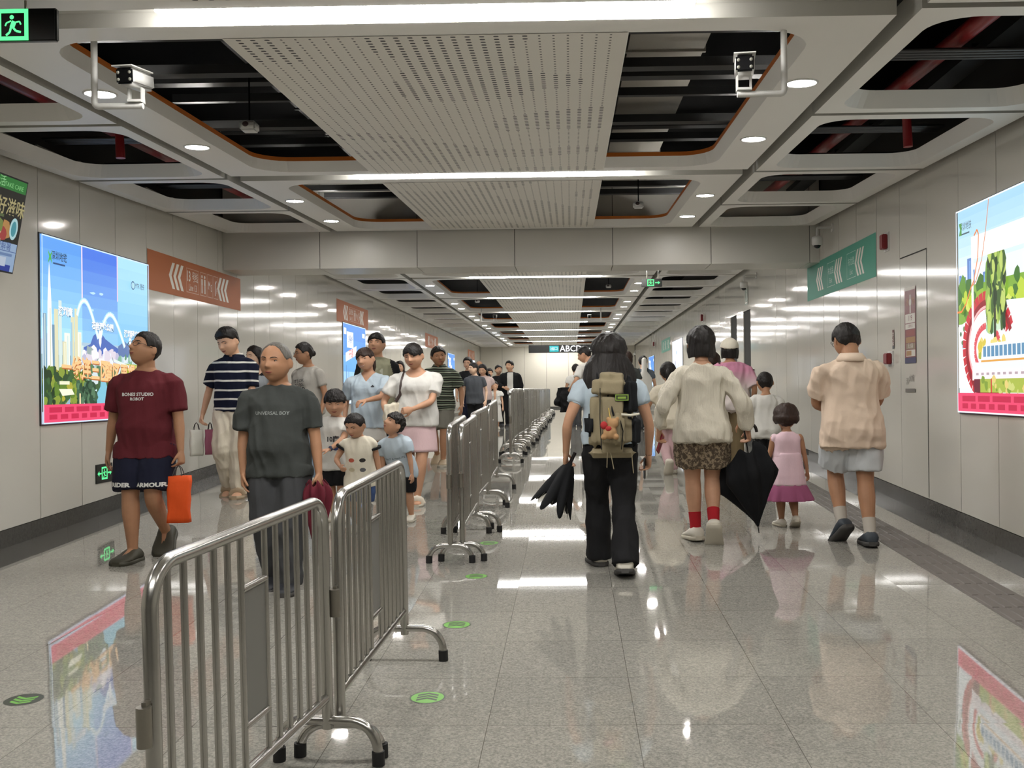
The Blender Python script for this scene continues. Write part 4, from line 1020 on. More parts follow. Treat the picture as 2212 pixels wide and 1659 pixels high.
class Person:
    def __init__(s, X, Y, yaw, h, label, group=None, child=0.0, w=1.0, d=1.0, belly=0.0, bust=0.0, lean=0.0, tilt=0.0, twist=0.0, fem=False,
                 skin='a', vox=0.007, legs=None, arms=None, head=(0, 0, 0), hk=1.0, eyes=True, curl=(0.35, 0.35), smile=False, brow=True, seed=0.0, palm=None, hip=0.0, glasses=False, detail=True, sw=1.0):
        s.X, s.Y, s.h, s.yaw, s.seed, s.vox, s.detail = X, Y, h, math.radians(yaw), seed, vox, detail
        s.z0 = fz(Y)
        s.root = empty('person', (X, Y, s.z0), label, 'person', group, s.yaw)
        s.child, s.w, s.d, s.belly, s.bust, s.fem = child, w, d, belly, bust, fem
        s.zm = lambda z: lerp(z, interp(list(zip(ZA, ZC)), z), child)
        s.skin = SKIN[skin]
        hh = lerp(0.149, 0.196, child) * h * hk; s.hh = hh
        hipz = s.zm(.50) * h
        L1 = (s.zm(.50) - s.zm(.285)) * h; L2 = (s.zm(.285) - .045) * h
        fl = lerp(.150, .150, child) * h; s.fl = fl
        legs = legs or [(.05, .0, 0, 0), (.05, .0, 0, 0)]         # (out, ball forward, heel lift deg, raise) for right, left
        ank = []
        gx, gy = math.sin(-s.yaw), math.cos(s.yaw)                  # world direction of local +y
        for sd, l in zip((1, -1), legs):
            b = Vector((sd * l[0] * h, l[1] * h, l[3] * h)); p = math.radians(l[2]); toe = l[4] if len(l) > 4 else 6
            b.z += (SL * (b.y * gy + b.x * math.sin(s.yaw)) if Y < YR else 0)
            rel = Vector((0, -.50 * fl, .045 * h)) if p >= 0 else Vector((0, .22 * fl, .045 * h))
            base = b if p >= 0 else b + Vector((0, -.72 * fl, 0))
            R = Matrix.Rotation(-math.radians(toe) * sd, 3, 'Z') @ Matrix.Rotation(-p, 3, 'X')
            ank.append((base + R @ rel, R, b))
        hj = [Vector((sd * .052 * h * w, 0, hipz)) for sd in (1, -1)]
        drop = 0.0; fwd = sum((a[0].y for a in ank)) / 2 * 0.5 + hip * h
        for j, (a, R, b) in zip(hj, ank):
            j.y += fwd
            hor = math.hypot(a.x - j.x, a.y - j.y); mx = (L1 + L2) * 0.992
            need = a.z + math.sqrt(max(mx * mx - hor * hor, 0.01)); drop = max(drop, j.z - need)
        for j in hj: j.z -= drop
        s.hipc = Vector((0, fwd, hipz - drop)); dz = -drop
        RL = Matrix.Rotation(math.radians(twist), 3, 'Z') @ Matrix.Rotation(math.radians(tilt), 3, 'Y') @ Matrix.Rotation(-math.radians(lean), 3, 'X')
        def up(x, y, z):                                           # rest position (h units, mapped z) -> posed
            p = Vector((x * h, y * h, s.zm(z) * h + dz)); q = p - Vector((0, 0, hipz + dz))
            t = smooth01((z - .47) / .18)
            return s.hipc + (Matrix.Identity(3).lerp(RL, t) @ q)
        s.up = up; s.RL = RL
        s.legpts = []
        for j, (a, R, b), l in zip(hj, ank, legs):
            kx = l[5] if len(l) > 5 else 0.0
            k, a2 = ik(j, a, L1, L2, Vector((kx, 1, 0.05))); s.legpts.append((j, k, a2))
        s.ank = ank
        # arms
        ua, fa = lerp(.165, .150, child) * h, lerp(.142, .130, child) * h
        s.sh = [up(sd * lerp(.108, .105, child) * w * sw, -.004, .786) for sd in (1, -1)]
        arms = arms or [None, None]; s.armpts = []
        for i, sd in enumerate((1, -1)):
            a = arms[i] or (.155, .02, .50)
            T = Vector((sd * a[0] * h, a[1] * h, s.zm(a[2]) * h + dz)) if not (len(a) > 3 and a[3] == 'up') else up(sd * a[0], a[1], a[2])
            pole = Vector(a[4]) if len(a) > 4 else Vector((sd * .5, -1, -.1))
            T = Vector((T.x, T.y + fwd * (1 if not (len(a) > 3 and a[3] == 'up') else 0), T.z))
            e, T = ik(s.sh[i], T, ua, fa, pole); s.armpts.append((s.sh[i], e, T))
        # head
        cp = up(0, .008, .855)
        yw, pt, rl = [math.radians(a) for a in head]
        HR = RL.to_4x4() @ Matrix.Rotation(yw, 4, 'Z') @ Matrix.Rotation(pt, 4, 'X') @ Matrix.Rotation(rl, 4, 'Y')
        HR = Matrix.Identity(4).lerp(RL.to_4x4(), 0.6) @ Matrix.Rotation(yw, 4, 'Z') @ Matrix.Rotation(pt, 4, 'X') @ Matrix.Rotation(rl, 4, 'Y')
        piv = Vector((0, -.10, -.36))
        s.HM = Matrix.Translation(cp + Vector((0, 0, .135 * hh))) @ HR @ Matrix.Diagonal((hh * lerp(1, 1.06, child), hh, hh, 1)) @ Matrix.Translation(-piv)
        s.build_body(curl, palm)
        if eyes: s.build_face(smile, brow)
        if glasses: s.spectacles()
    # ---- naked body, one continuous surface
    def torso_rings(s, z0, z1, off=0.0, sc=1.0, flare=0.0, n=28, steps=14, boxy=0.0):
        R = []
        for i in range(steps + 1):
            z = lerp(z0, z1, i / steps)
            hw = interp([(t[0], t[1]) for t in TORSO], z) * s.w; hd = interp([(t[0], t[2]) for t in TORSO], z) * s.d
            yo = interp([(t[0], t[3]) for t in TORSO], z)
            if s.fem: hw *= interp([(.46, 1.04), (.55, 1.04), (.62, .90), (.72, .90), (.80, .93), (.84, .95)], z)
            hw = lerp(hw, hw * interp([(.46, .95), (.62, 1.05), (.8, .92)], z), s.child); hd = lerp(hd, hd * 1.1, s.child)
            be = s.belly * math.exp(-((z - .60) / .07) ** 2); bu = s.bust * math.exp(-((z - .735) / .035) ** 2)
            if boxy: hw = max(hw, boxy * .098 * s.w * interp([(.46, 1), (.76, 1), (.80, .94), (.82, .6), (.85, 0)], z)); hd = max(hd, boxy * .068 * s.d * interp([(.46, 1), (.76, 1), (.80, .8), (.82, .5), (.85, 0)], z))
            fl = flare * max(0, (.66 - z) / .2) + (.007 * smooth01((.63 - z) / .05) if boxy else 0)
            ring = []
            for k in range(n):
                a = 2 * PI * k / n; ca, sa = math.cos(a), math.sin(a)
                e = 0.84
                x = math.copysign(abs(ca) ** e, ca) * (hw * sc + off + fl); y = math.copysign(abs(sa) ** e, sa) * (hd * sc + off + fl)
                if sa > 0: y += (be + bu * (1 if abs(ca) < .8 else .5)) * sa
                elif 0.47 < z < .57: y += sa * .016 * math.exp(-((z - .515) / .03) ** 2)
                ring.append(s.up(x, y + yo, z))
            R.append(ring)
        return R
    def limb(s, pts, radii, n=14):
        """smooth path through joints with radii given at path fractions"""
        a, b, c = pts; P, r = [], []
        N = 18
        for i in range(N + 1):
            t = 2 * i / N
            if t <= 1: p = a.lerp(b, t)
            else: p = b.lerp(c, t - 1)
            if 0.82 < t < 1.18:                                   # round the joint
                u = (t - 0.82) / 0.36; p = (1 - u) ** 2 * a.lerp(b, .82) + 2 * u * (1 - u) * b + u * u * b.lerp(c, .18)
            P.append(p); r.append(interp(radii, t) * s.h)
        return P, r
    def build_body(s, curl, palm):
        h = s.h; bm = bmesh.new(); c = s.child
        loft(bm, s.torso_rings(.462, .852))
        lw = s.w ** 0.6
        for i, (pts, sd) in enumerate(zip(s.legpts, (1, -1))):
            top = pts[0] + Vector((0, 0, .01 * h))
            P, r = s.limb((top, pts[1], pts[2]), [(0, .052 * lw), (.35, .049 * lw), (.8, .040), (1, .0365), (1.3, .0385), (1.6, .030), (1.9, .0225), (2, .0225)])
            tube(bm, P, r, 16)
            A, R, b = s.ank[i]; A = pts[2]; fl = s.fl
            rings = []
            for y, w_, z1 in ((-.20, .022, .030), (-.12, .034, .05), (0.0, .036, .058), (.15, .035, .052), (.35, .040, .038), (.52, .041, .027), (.68, .036, .020), (.77, .022, .014)):
                rings.append([A + R @ Vector((w_ * h * .72 * math.cos(2 * PI * k / 14), y * fl, -.040 * h + z1 * h * .5 + z1 * h * .5 * math.sin(2 * PI * k / 14))) for k in range(14)])
            loft(bm, rings)
        for i, (pts, sd) in enumerate(zip(s.armpts, (1, -1))):
            aw = (s.w ** 0.5) * (0.9 if s.fem else 1.0)
            P, r = s.limb(pts, [(0, .031 * aw), (.3, .029 * aw), (.85, .023 * aw), (1, .0215 * aw), (1.25, .0225 * aw), (1.75, .0165 * aw), (2, .0145)])
            tube(bm, P, r, 14)
            ellipsoid(bm, pts[0] + Vector((-sd * .004 * h, 0, -.004 * h)), (.033 * h * aw, .035 * h, .034 * h), None, 14, 10)
            s.hand(bm, i, sd, curl[i], (palm or (None, None))[i])
        # neck and head
        M = s.HM
        n0 = s.up(0, -.010, .825); n1 = M @ Vector((0, -.10, -.22)); n2 = M @ Vector((0, -.08, .0))
        nr = .0365 * h * lerp(1, .95, c) * (0.86 if s.fem else 1.0) * (s.w ** .4)
        tube(bm, [n0, n0.lerp(n1, .5), n1, n2], [nr * 1.12, nr, nr * .98, nr * .9], 18)
        nu, nv = 72, 60; rows = []
        for j in range(1, nv):
            rows.append([bm.verts.new(M @ face_relief(head_point(PI * j / nv, 2 * PI * i / nu), s.fem)) for i in range(nu)])
        t = bm.verts.new(M @ Vector((0, 0, .5))); bt = bm.verts.new(M @ face_relief(head_point(PI, 0), s.fem))
        for i in range(nu):
            k = (i + 1) % nu
            bm.faces.new((t, rows[0][i], rows[0][k])); bm.faces.new((bt, rows[-1][k], rows[-1][i]))
            for j in range(nv - 2): bm.faces.new((rows[j][i], rows[j + 1][i], rows[j + 1][k], rows[j][k]))
        for sd in (1, -1):
            E = M @ Matrix.Translation((sd * .388, -.05, -.02)) @ Matrix.Rotation(sd * math.radians(26), 4, 'Z') @ Matrix.Rotation(math.radians(-8), 4, 'X')
            ellipsoid(bm, (0, 0, 0), (.034, .085, .130), E, 14, 10)
        b2 = remesh(bm, s.vox, 1, 0.35)
        s.body = obj('body', b2, s.skin, s.root, True)
    def hand(s, bm, i, sd, curl, palm):
        h = s.h * lerp(1, .92, s.child); a, e, w = s.armpts[i]
        al = (w - e).normalized()
        if palm and palm[1] is not None: al = (al * .3 + Vector(palm[1])).normalized()
        pn = Vector(palm[0]) if palm and palm[0] is not None else Vector((-sd, -.25, 0))
        pn = (pn - al * pn.dot(al)).normalized(); th = al.cross(pn) * (1 if True else 1)
        if palm and len(palm) > 2: th = th * palm[2]
        elif th.y < 0: th = -th                                   # thumb towards the front
        rings = []
        for u, wd, tk in ((-.1, .013, .013), (.15, .018, .012), (.5, .023, .0115), (.85, .0235, .010), (1.0, .021, .008)):
            c = w + al * (u * .055 * h)
            rings.append([c + th * (wd * h * math.cos(2 * PI * k / 14)) + pn * (tk * h * math.sin(2 * PI * k / 14)) for k in range(14)])
        loft(bm, rings)
        r = max(.0050 * h, s.vox * 0.95)
        for k, (o, ln) in enumerate(((.0165, .042), (.0055, .047), (-.0055, .044), (-.0165, .034))):
            p = w + al * (.050 * h) + th * (o * 1.05 * h); d = (al + th * (o * 7.0)).normalized(); pts = [p]; cu = curl * (1 + .12 * k)
            for j, q in enumerate((.45, .32, .23)):
                d = (d * math.cos(cu * .9) + pn * math.sin(cu * .9)).normalized()
                pn2 = pn; pts.append(pts[-1] + d * (ln * q * h))
                pn = (pn * math.cos(cu * .9) - al * math.sin(cu * .9) * .0 + pn * 0).normalized() if False else pn
            tube(bm, pts, [r * 1.08, r * 1.02, r * .96, r * .8], 8)
        p = w + al * (.012 * h) + th * (.015 * h)
        d = (al * .75 + th * .62 + pn * .25).normalized(); q = p + d * (.026 * h); d2 = (al * .95 + th * .15 + pn * (.25 + .5 * min(curl, 1))).normalized()
        tube(bm, [p, q, q + d2 * (.018 * h), q + d2 * (.031 * h)], [r * 1.5, r * 1.2, r * 1.1, r * .85], 8)
        s.grip = getattr(s, 'grip', {}); s.grip[i] = w + al * (.062 * h) + pn * (.016 * h)
    def wpos(s, p):
        return s.root.matrix_basis @ Vector(p) if False else Matrix.Translation((s.X, s.Y, s.z0)) @ Matrix.Rotation(s.yaw, 4, 'Z') @ Vector(p)
    # ---- face details
    def build_face(s, smile, brow):
        M = s.HM
        bb = BVHTree.FromObject(s.body, bpy.context.evaluated_depsgraph_get()) if False else None
        bm = bmesh.new(); bm.from_mesh(s.body.data); T = BVHTree.FromBMesh(bm); bm.free()
        fw = (M.to_3x3() @ Vector((0, 1, 0))).normalized(); hh = s.hh
        def on(x, z, lift=0.002):
            o = M @ Vector((x, 1.2, z)); hit = T.ray_cast(o, -fw)[0]
            return (hit if hit else M @ Vector((x, .36, z))) + fw * lift
        rt = (M.to_3x3() @ Vector((1, 0, 0))).normalized(); upv = (M.to_3x3() @ Vector((0, 0, 1))).normalized()
        for sd in (1, -1):
            bm = bmesh.new(); c = on(sd * .145, .05, -.006 * hh / .22)
            F = Matrix((rt.to_4d(), fw.to_4d(), upv.to_4d(), (0, 0, 0, 1))).transposed(); F[0][3], F[1][3], F[2][3] = c; F[3] = (0, 0, 0, 1)
            R = Matrix.Rotation(math.radians(sd * -4), 4, 'Y')
            ellipsoid(bm, (0, 0, 0), (.054 * hh, .028 * hh, .0150 * hh), F @ R, 14, 8, 0)
            ellipsoid(bm, (0, .012 * hh, .001 * hh), (.027 * hh, .0215 * hh, .0185 * hh), F @ R, 12, 8, 1)
            tube(bm, [F @ R @ Vector((x * hh, .020 * hh - abs(x) * .22 * hh, (.024 - 3.2 * x * x) * hh)) for x in (-.066, -.035, 0, .035, .066)], [.005 * hh, .010 * hh, .011 * hh, .010 * hh, .005 * hh], 6, 1)
            obj('eye', bm, [M_EYEW, M_IRIS], s.root)
            if brow:
                bm = bmesh.new()
                tube(bm, [on(sd * x, z, .0005) for x, z in ((.06, .125), (.11, .145), (.17, .150), (.225, .128))], [.010 * hh, .014 * hh, .012 * hh, .005 * hh], 6)
                obj('eyebrow', bm, M_BROW, s.root)
        bm = bmesh.new(); k = 0.016 if smile else 0.0; wd = .125 if smile else .098
        up_ = [on(x, -.222 + (x / wd) ** 2 * k * 1.4, -.0005) for x in (-wd, -wd * .5, 0, wd * .5, wd)]
        lo_ = [on(x, -.258 + (x / wd) ** 2 * (k * 2 + .03), -.0005) for x in (-wd, -wd * .5, 0, wd * .5, wd)]
        mid = [on(x, -.240 + (x / wd) ** 2 * (k * 1.8 + .012), .0008) for x in (-wd, -wd * .5, 0, wd * .5, wd)]
        tube(bm, up_, [.006 * hh, .014 * hh, .012 * hh, .014 * hh, .006 * hh], 8, 0); tube(bm, lo_, [.006 * hh, .014 * hh, .018 * hh, .014 * hh, .006 * hh], 8, 0)
        tube(bm, mid, [.004 * hh] + [(.014 if smile else .006) * hh] * 3 + [.004 * hh], 6, 2 if smile else 1)
        obj('lips', bm, [M_LIP, M_LIPD, M_TEETH], s.root)
    def spectacles(s, m=None):
        bm = bmesh.new(); M = s.HM; hh = s.hh
        for sd in (1, -1):
            pts = [M @ Vector((sd * .15 + .105 * math.cos(a), .455 - .10 * abs(math.cos(a) * .105 + sd * .15) , .045 + .075 * math.sin(a))) for a in [2 * PI * k / 18 for k in range(19)]]
            tube(bm, pts, .0075 * hh, 6)
            tube(bm, [M @ Vector((sd * .255, .43, .06)), M @ Vector((sd * .37, .30, .06)), M @ Vector((sd * .375, -.02, .04))], .008 * hh, 6)
        tube(bm, [M @ Vector((-.05, .445, .055)), M @ Vector((.05, .445, .055))], .007 * hh, 6)
        obj('spectacles', bm, m or M_GLASS, s.root)
    # ---- hair
    def hair(s, m=None, style='short', **kw):
        bm = bmesh.new(); M = s.HM; kw.setdefault('seed', s.seed)
        R = [(-2.0, .42), (-1.2, .46), (-.5, .44), (.0, .44), (.2, .40), (.4, .22)]
        if style == 'short': hair_shell(bm, M, **kw)
        elif style == 'bob':
            hair_shell(bm, M, **dict(dict(thick=.06, top=.04, side=.03), **kw))
            hair_curtain(bm, M, .20, -.42, ([(-.5, .40), (-.2, .445), (.0, .45), (.2, .34)], [(-.5, .47), (-.2, .505), (.0, .51), (.2, .42)]), 62, 298, .10, s.seed, rag=.03)
        elif style == 'long':
            L = kw.pop('length', -1.1); wd = kw.pop('wide', 1.0)
            hair_shell(bm, M, **dict(dict(thick=.06, top=.035, side=.03), **kw))
            hair_curtain(bm, M, .22, L, ([(-1.4, .40 * wd), (-.8, .50 * wd), (-.35, .47 * wd), (.0, .455), (.22, .34)], [(-1.4, .26), (-.8, .34), (-.3, .44), (.0, .50), (.22, .42)]), 70, 290, .12, s.seed, rag=.14,
                         yshift=[(-1.4, -.34), (-.7, -.22), (-.3, -.08), (0, 0)])
        elif style in ('pony', 'tied'):
            hair_shell(bm, M, **dict(dict(thick=.035, top=.03), **kw))
            px = kw.get('px', 0)
            if style == 'pony':
                pts = [M @ Vector(p) for p in ((0, -.46, .12), (0, -.60, .10), (0, -.64, -.12), (0, -.58, -.42), (.02, -.52, -.66))]
                tube(bm, pts, [.05 * s.hh, .09 * s.hh, .13 * s.hh, .11 * s.hh, .03 * s.hh], 12)
                ellipsoid(bm, (0, -.50, .11), (.08, .06, .08), M)
            else:
                ellipsoid(bm, (0, -.44, -.02), (.15, .13, .14), M)
        elif style == 'bowl':
            hair_shell(bm, M, **dict(dict(thick=.09, top=.05, side=.07), **kw))
            hair_curtain(bm, M, .25, -.24, ([(-.3, .40), (-.1, .53), (.05, .53), (.25, .38)], [(-.3, .46), (-.1, .58), (.05, .58), (.25, .44)]), 40, 320, .14, s.seed, rag=.05)
        if style in ('bob', 'bowl', 'long'): bm = remesh(bm, max(.0055, s.vox * .9), 5); wrinkle(bm, .004, 26, .15, s.seed)
        o = obj('hair', bm, m or H_BLACK, s.root, True)
        return o
    # ---- clothes
    def shirt(s, m, hem=.50, sleeve=.55, loose=.012, sl_loose=.012, neck='crew', flare=0.0, boxy=1.0, amp=.0075, name='shirt', vox=None, cuff=None, mats=None, top=.838, tank=False):
        bm = bmesh.new(); h = s.h
        loft(bm, s.torso_rings(hem, top, loose / h * 1.0, 1.02, flare, boxy=boxy))
        if not tank:
            for i, sd in enumerate((1, -1)):
                a, e, w = s.armpts[i]; aw = (s.w ** 0.5) * (0.9 if s.fem else 1.0)
                P, r = s.limb((a, e, w), [(0, .036 * aw + sl_loose * .6 / h), (.3, .034 * aw + sl_loose / h), (1, .029 * aw + sl_loose * 1.25 / h), (1.8, .024 + sl_loose * .9 / h), (2, .022 + sl_loose * .5 / h)])
                n = max(3, int(round(sleeve * 9)) + 1)
                tube(bm, P[:n], r[:n], 16)
                ellipsoid(bm, a + Vector((-sd * .004 * h, 0, -.003 * h)), (.036 * h * aw + sl_loose * .4, .039 * h + sl_loose * .4, .0365 * h + sl_loose * .1), None, 16, 12)
                q = s.up(sd * .050 * s.w, -.010, .803)
                tube(bm, [q, a + Vector((-sd * .01 * h, 0, .002 * h))], [.031 * h + loose * .3, .0345 * h * aw + loose * .25], 14)
        b = remesh(bm, vox or max(.009, s.vox * 1.4), 4, .5)
        wrinkle(b, amp, seed=s.seed)
        kill = []
        hc = s.hipc
        if neck in ('v', 'scoop', 'tank'):
            inv = s.RL.inverted(); zc = {'v': .772, 'scoop': .778, 'tank': .765}[neck]; wd = {'v': .055, 'scoop': .062, 'tank': .06}[neck]
            for f in b.faces:
                q = inv @ (f.calc_center_median() - hc); zt = (q.z + hc.z + 0) / h
                z = zt - (s.zm(zc) - (0)); top_ = s.zm(.845) - s.zm(zc)
                if z > -.001 and q.y > -.005 * h:
                    t = min(1, z / max(top_, .01)); lim = wd * (t if neck == 'v' else math.sqrt(max(0, 1 - (1 - t) ** 2)))
                    if abs(q.x) / h < lim * s.w: kill.append(f)
            bmesh.ops.delete(b, geom=kill, context='FACES')
            for _ in range(6):
                mv = []
                for v in b.verts:
                    if v.is_boundary:
                        nb = [e.other_vert(v).co for e in v.link_edges if e.is_boundary]
                        if len(nb) == 2: mv.append((v, v.co * .4 + (nb[0] + nb[1]) * .3))
                for v, c in mv: v.co = c
        if mats:
            fn = mats[1]
            for f in b.faces: f.material_index = fn(f.calc_center_median(), s)
        o = obj(name, b, [m] + (list(mats[0]) if mats else []), s.root, True)
        if neck == 'polo' or neck == 'collar': s.collar(m)
        clear_of(o, s.body, .004, s.up(0, 0, .822).z, .03, s.up(0, 0, hem).z + .006)
        s.top_o = o; s.hem_z = s.up(0, 0, hem).z
        return o
    def collar(s, m):
        bm = bmesh.new(); h = s.h; n = 26; rows = []
        for (z, r, k) in ((.832, .046, 0), (.858, .044, 0), (.862, .047, 0), (.842, .060, 1), (.826, .067, 1)):
            row = []
            for i in range(n + 1):
                a = lerp(100, 440, i / n); a = math.radians(a); rr = r * (s.w ** .4)
                dz = -.016 * max(0, math.sin(a)) ** 2 * (1.0 + .6 * k)
                row.append(bm.verts.new(s.up(rr * math.cos(a), rr * .95 * math.sin(a) - .008, z + dz)))
            rows.append(row)
        for a, b in zip(rows, rows[1:]):
            for i in range(n): bm.faces.new((a[i], a[i + 1], b[i + 1], b[i])).smooth = True
        o = obj('collar', bm, m, s.root, True)
        md = o.modifiers.new('t', 'SOLIDIFY'); md.thickness = .003
    def pants(s, m, length=2.0, rad=(.056, .050, .044, .040), waist=.585, name='trousers', loose=.008, amp=.006, vox=None, mats=None, taper_end=None):
        bm = bmesh.new(); h = s.h
        loft(bm, s.torso_rings(.462, waist, loose / h, 1.03))
        lw = s.w ** 0.6
        for pts in s.legpts:
            top = pts[0] + Vector((0, 0, .012 * h))
            P, r = s.limb((top, pts[1], pts[2] + Vector((0, 0, -.012 * h))), [(0, (rad[0]) * lw), (.6, rad[1] * lw), (1.0, rad[2]), (1.5, lerp(rad[2], rad[3], .6)), (2, rad[3])])
            n = max(3, int(round(length * 9)) + 1); tube(bm, P[:n], r[:n], 18)
        b = remesh(bm, vox or max(.010, s.vox * 1.5), 3, .5); wrinkle(b, amp, 6.0, .6, s.seed + 9)
        if mats:
            for f in b.faces: f.material_index = mats[1](f.calc_center_median(), s)
        o = obj(name, b, [m] + (list(mats[0]) if mats else []), s.root, True); s.bot_o = o
        clear_of(o, s.body, .004, s.up(0, 0, waist - .03).z, .03, min(v.co.z for v in o.data.vertices) + .03)
        if getattr(s, 'top_o', None): clear_of(s.top_o, o, .006, s.up(0, 0, waist - .02).z, .03)
        return o
    def skirt(s, m, z0=.62, z1=.36, r0=(.084, .060), r1=(.125, .10), name='skirt', pleat=0.0, n=72, steps=16, mats=None):
        bm = bmesh.new(); rows = []; h = s.h
        for j in range(steps + 1):
            t = j / steps; z = lerp(z0, z1, t); row = []
            sc = 1.0
            for k in range(n):
                a = 2 * PI * k / n; pl = 1 + pleat * t * (math.sin(a * 11 + s.seed) * .6 + math.sin(a * 17 + 2) * .4)
                hw, hd = lerp(r0[0], r1[0], t ** .8) * s.w * pl, lerp(r0[1], r1[1], t ** .8) * s.d * pl
                p = s.up(hw * math.cos(a), hd * math.sin(a) - .004, max(z, .47)) if z > .47 else None
                if p is None:
                    zz = s.zm(z) * h + (s.hipc.z - s.zm(.50) * h); sw = (.47 - z)
                    p = Vector((hw * h * math.cos(a), s.hipc.y * (1 - .3 * sw) + hd * h * math.sin(a), zz))
                row.append(bm.verts.new(p))
            rows.append(row)
        for a, b in zip(rows, rows[1:]):
            for k in range(n):
                f = bm.faces.new((a[k], b[k], b[(k + 1) % n], a[(k + 1) % n])); f.smooth = True
        if mats:
            for f in bm.faces: f.material_index = mats[1](f.calc_center_median(), s)
        o = obj(name, bm, [m] + (list(mats[0]) if mats else []), s.root, True)
        md = o.modifiers.new('t', 'SOLIDIFY'); md.thickness = .004; md.offset = 1
        if getattr(s, 'top_o', None) and z0 < .63 and name != 'dress_waist': clear_of(s.top_o, o, .009, s.up(0, 0, z0 - .01).z, .04)
        return o
    def shoes(s, m, msole, kind='shoe', names=('shoe', 'sole'), top=.064, sole=.018, grow=1.18, strap=None):
        h = s.h; fl = s.fl
        for i, sd in enumerate((1, -1)):
            A = s.legpts[i][2]; R = s.ank[i][1]
            T = lambda x, y, z: A + R @ Vector((x * h, y * fl, (z - .047) * h))
            prof = [(-.27, .012), (-.24, .024), (-.12, .030), (.1, .030), (.3, .033), (.48, .036), (.64, .034), (.76, .026), (.815, .012)]
            if kind == 'sandal':
                bm = bmesh.new()
                loft(bm, [[T(w_ * grow * x, y, z) for x, z in ((-1, .0), (-1, sole), (1, sole), (1, .0))] for y, w_ in prof]); root = obj(names[0], bm, msole, s.root)
                bm = bmesh.new()
                for y in (strap or (.22, .46)):
                    w_ = interp(prof, y) * 1.08
                    tube(bm, [T(-w_, y, sole), T(-w_ * .75, y, sole + .022 + (.012 if y < .3 else 0)), T(0, y, sole + .030 + (.018 if y < .3 else 0)), T(w_ * .75, y, sole + .022 + (.012 if y < .3 else 0)), T(w_, y, sole)], [(.0045 * h, .018 * h)] * 5 if kind else 0, 8)
                obj('strap', bm, m, root); continue
            bm = bmesh.new(); rings = []
            for y, w_ in prof:
                zt = interp([(-.27, top * .55), (-.22, top), (.06, top), (.22, top * .86), (.45, top * .6), (.65, top * .52), (.76, top * .45), (.815, top * .3)], y)
                w2 = w_ * grow; ring = []
                for k in range(16):
                    a = 2 * PI * k / 16; ca, sa = math.cos(a), math.sin(a)
                    x = math.copysign(abs(ca) ** .7, ca) * w2 * (1 - .22 * max(0, sa)); z = sole * .6 + max(0, (zt - sole * .6) * .5 * (1 + math.copysign(abs(sa) ** .8, sa)))
                    ring.append(T(x, y, z))
                rings.append(ring)
            loft(bm, rings); sh = obj(names[0], bm, m, s.root, True)
            bm = bmesh.new(); rr = []
            for y, w_ in prof:
                rr.append([T(w_ * grow * 1.07 * x, y + (.02 if y > .5 else -.012 if y < -.2 else 0), z) for x, z in ((-.92, 0), (-1, sole * .5), (-.96, sole), (.96, sole), (1, sole * .5), (.92, 0))])
            loft(bm, rr); so = obj(names[1], bm, msole, sh, False)
    def socks(s, m, top=.10):
        for i in range(2):
            bm = bmesh.new(); j, k, a = s.legpts[i]; d = (k - a).normalized()
            tube(bm, [a - d * .012 * s.h, a + d * .02 * s.h, a + d * top * s.h], [.026 * s.h, .026 * s.h, .030 * s.h], 14)
            obj('sock', bm, m, s.root, True)
    def decal(s, t, z, size, m, x=0.0, front=True, on=None, name='print', sx=1.0, rot=0.0, bold=0.0):
        o = on or s.top_o; bm = bmesh.new(); bm.from_mesh(o.data); T = BVHTree.FromBMesh(bm); bm.free()
        tb = text_mesh(t, size, 1.0, bold) if isinstance(t, str) else t
        bmesh.ops.triangulate(tb, faces=tb.faces[:])
        bmesh.ops.subdivide_edges(tb, edges=[e for e in tb.edges if e.calc_length() > .02], cuts=2, use_grid_fill=False)
        sg = 1 if front else -1; c = s.up(0, 0, z); rr = Matrix.Rotation(rot, 2)
        for v in tb.verts:
            q = rr @ Vector((v.co.x * sx, v.co.y)); px, pz = -sg * q.x + x * s.h, q.y
            lx = c + s.RL @ Vector((px, 0, pz)); dr = s.RL @ Vector((0, sg, 0))
            hit = T.ray_cast(lx + dr * 0.6, -dr)[0]
            v.co = (hit if hit else lx + dr * .12) + dr * .0025
        return obj(name, tb, m, s.root if on is None else s.root)
def shape_bm(pts):
    bm = bmesh.new(); bm.faces.new([bm.verts.new((p[0], p[1], 0)) for p in pts]); return bm
# ------------------------------------------------------------------ the crowd
WH = cloth('white_cotton', '#cdcbc5'); CREAM = cloth('cream_linen', '#cfc6b3'); BLK = cloth('black_cloth', '#141416', vary=.25)
NAVY = cloth('navy_cloth', '#14172b', vary=.2); GREY_D = cloth('charcoal_tee', '#3a3d3b'); GREY_P = cloth('charcoal_trousers', '#3c3d3f')
MAROON = cloth('maroon_tee', '#581b23'); LBLUE = cloth('pale_blue_tee', '#b1bfc9'); PINKSK = cloth('pale_pink_skirt', '#cdb0b2')
BEIGE = cloth('blush_polo', '#cfbaa6'); WSHORT = cloth('white_shorts', '#b9bcbe'); JEANS = cloth('denim_blue', '#34486e'); LJEAN = cloth('denim_pale', '#8d9db0')
GREYS = cloth('grey_shorts', '#77756c'); GTEE = cloth('grey_tee', '#a5a199'); KHAKI = cloth('khaki_trousers', '#6e5f45'); OLIVE = cloth('olive_tee', '#8f8e77')
INK = mat('print_white', '#d8d8d4', 0.7); INKD = mat('print_dark', '#2b2b30', 0.8); INKG = mat('print_grey', '#8a8f8c', 0.8)
SH_W = mat('white_shoe', '#cfcabd', 0.6); SH_B = mat('black_shoe', '#22242a', 0.6); SOLE_W = mat('pale_sole', '#b9b2a2', 0.7); SOLE_D = mat('dark_sole', '#3c3a38', 0.7)
CLOG = mat('olive_clog', '#3a382c', 0.6); RUBBER = mat('tan_slide', '#a08d73', 0.6)
UP = 'up'
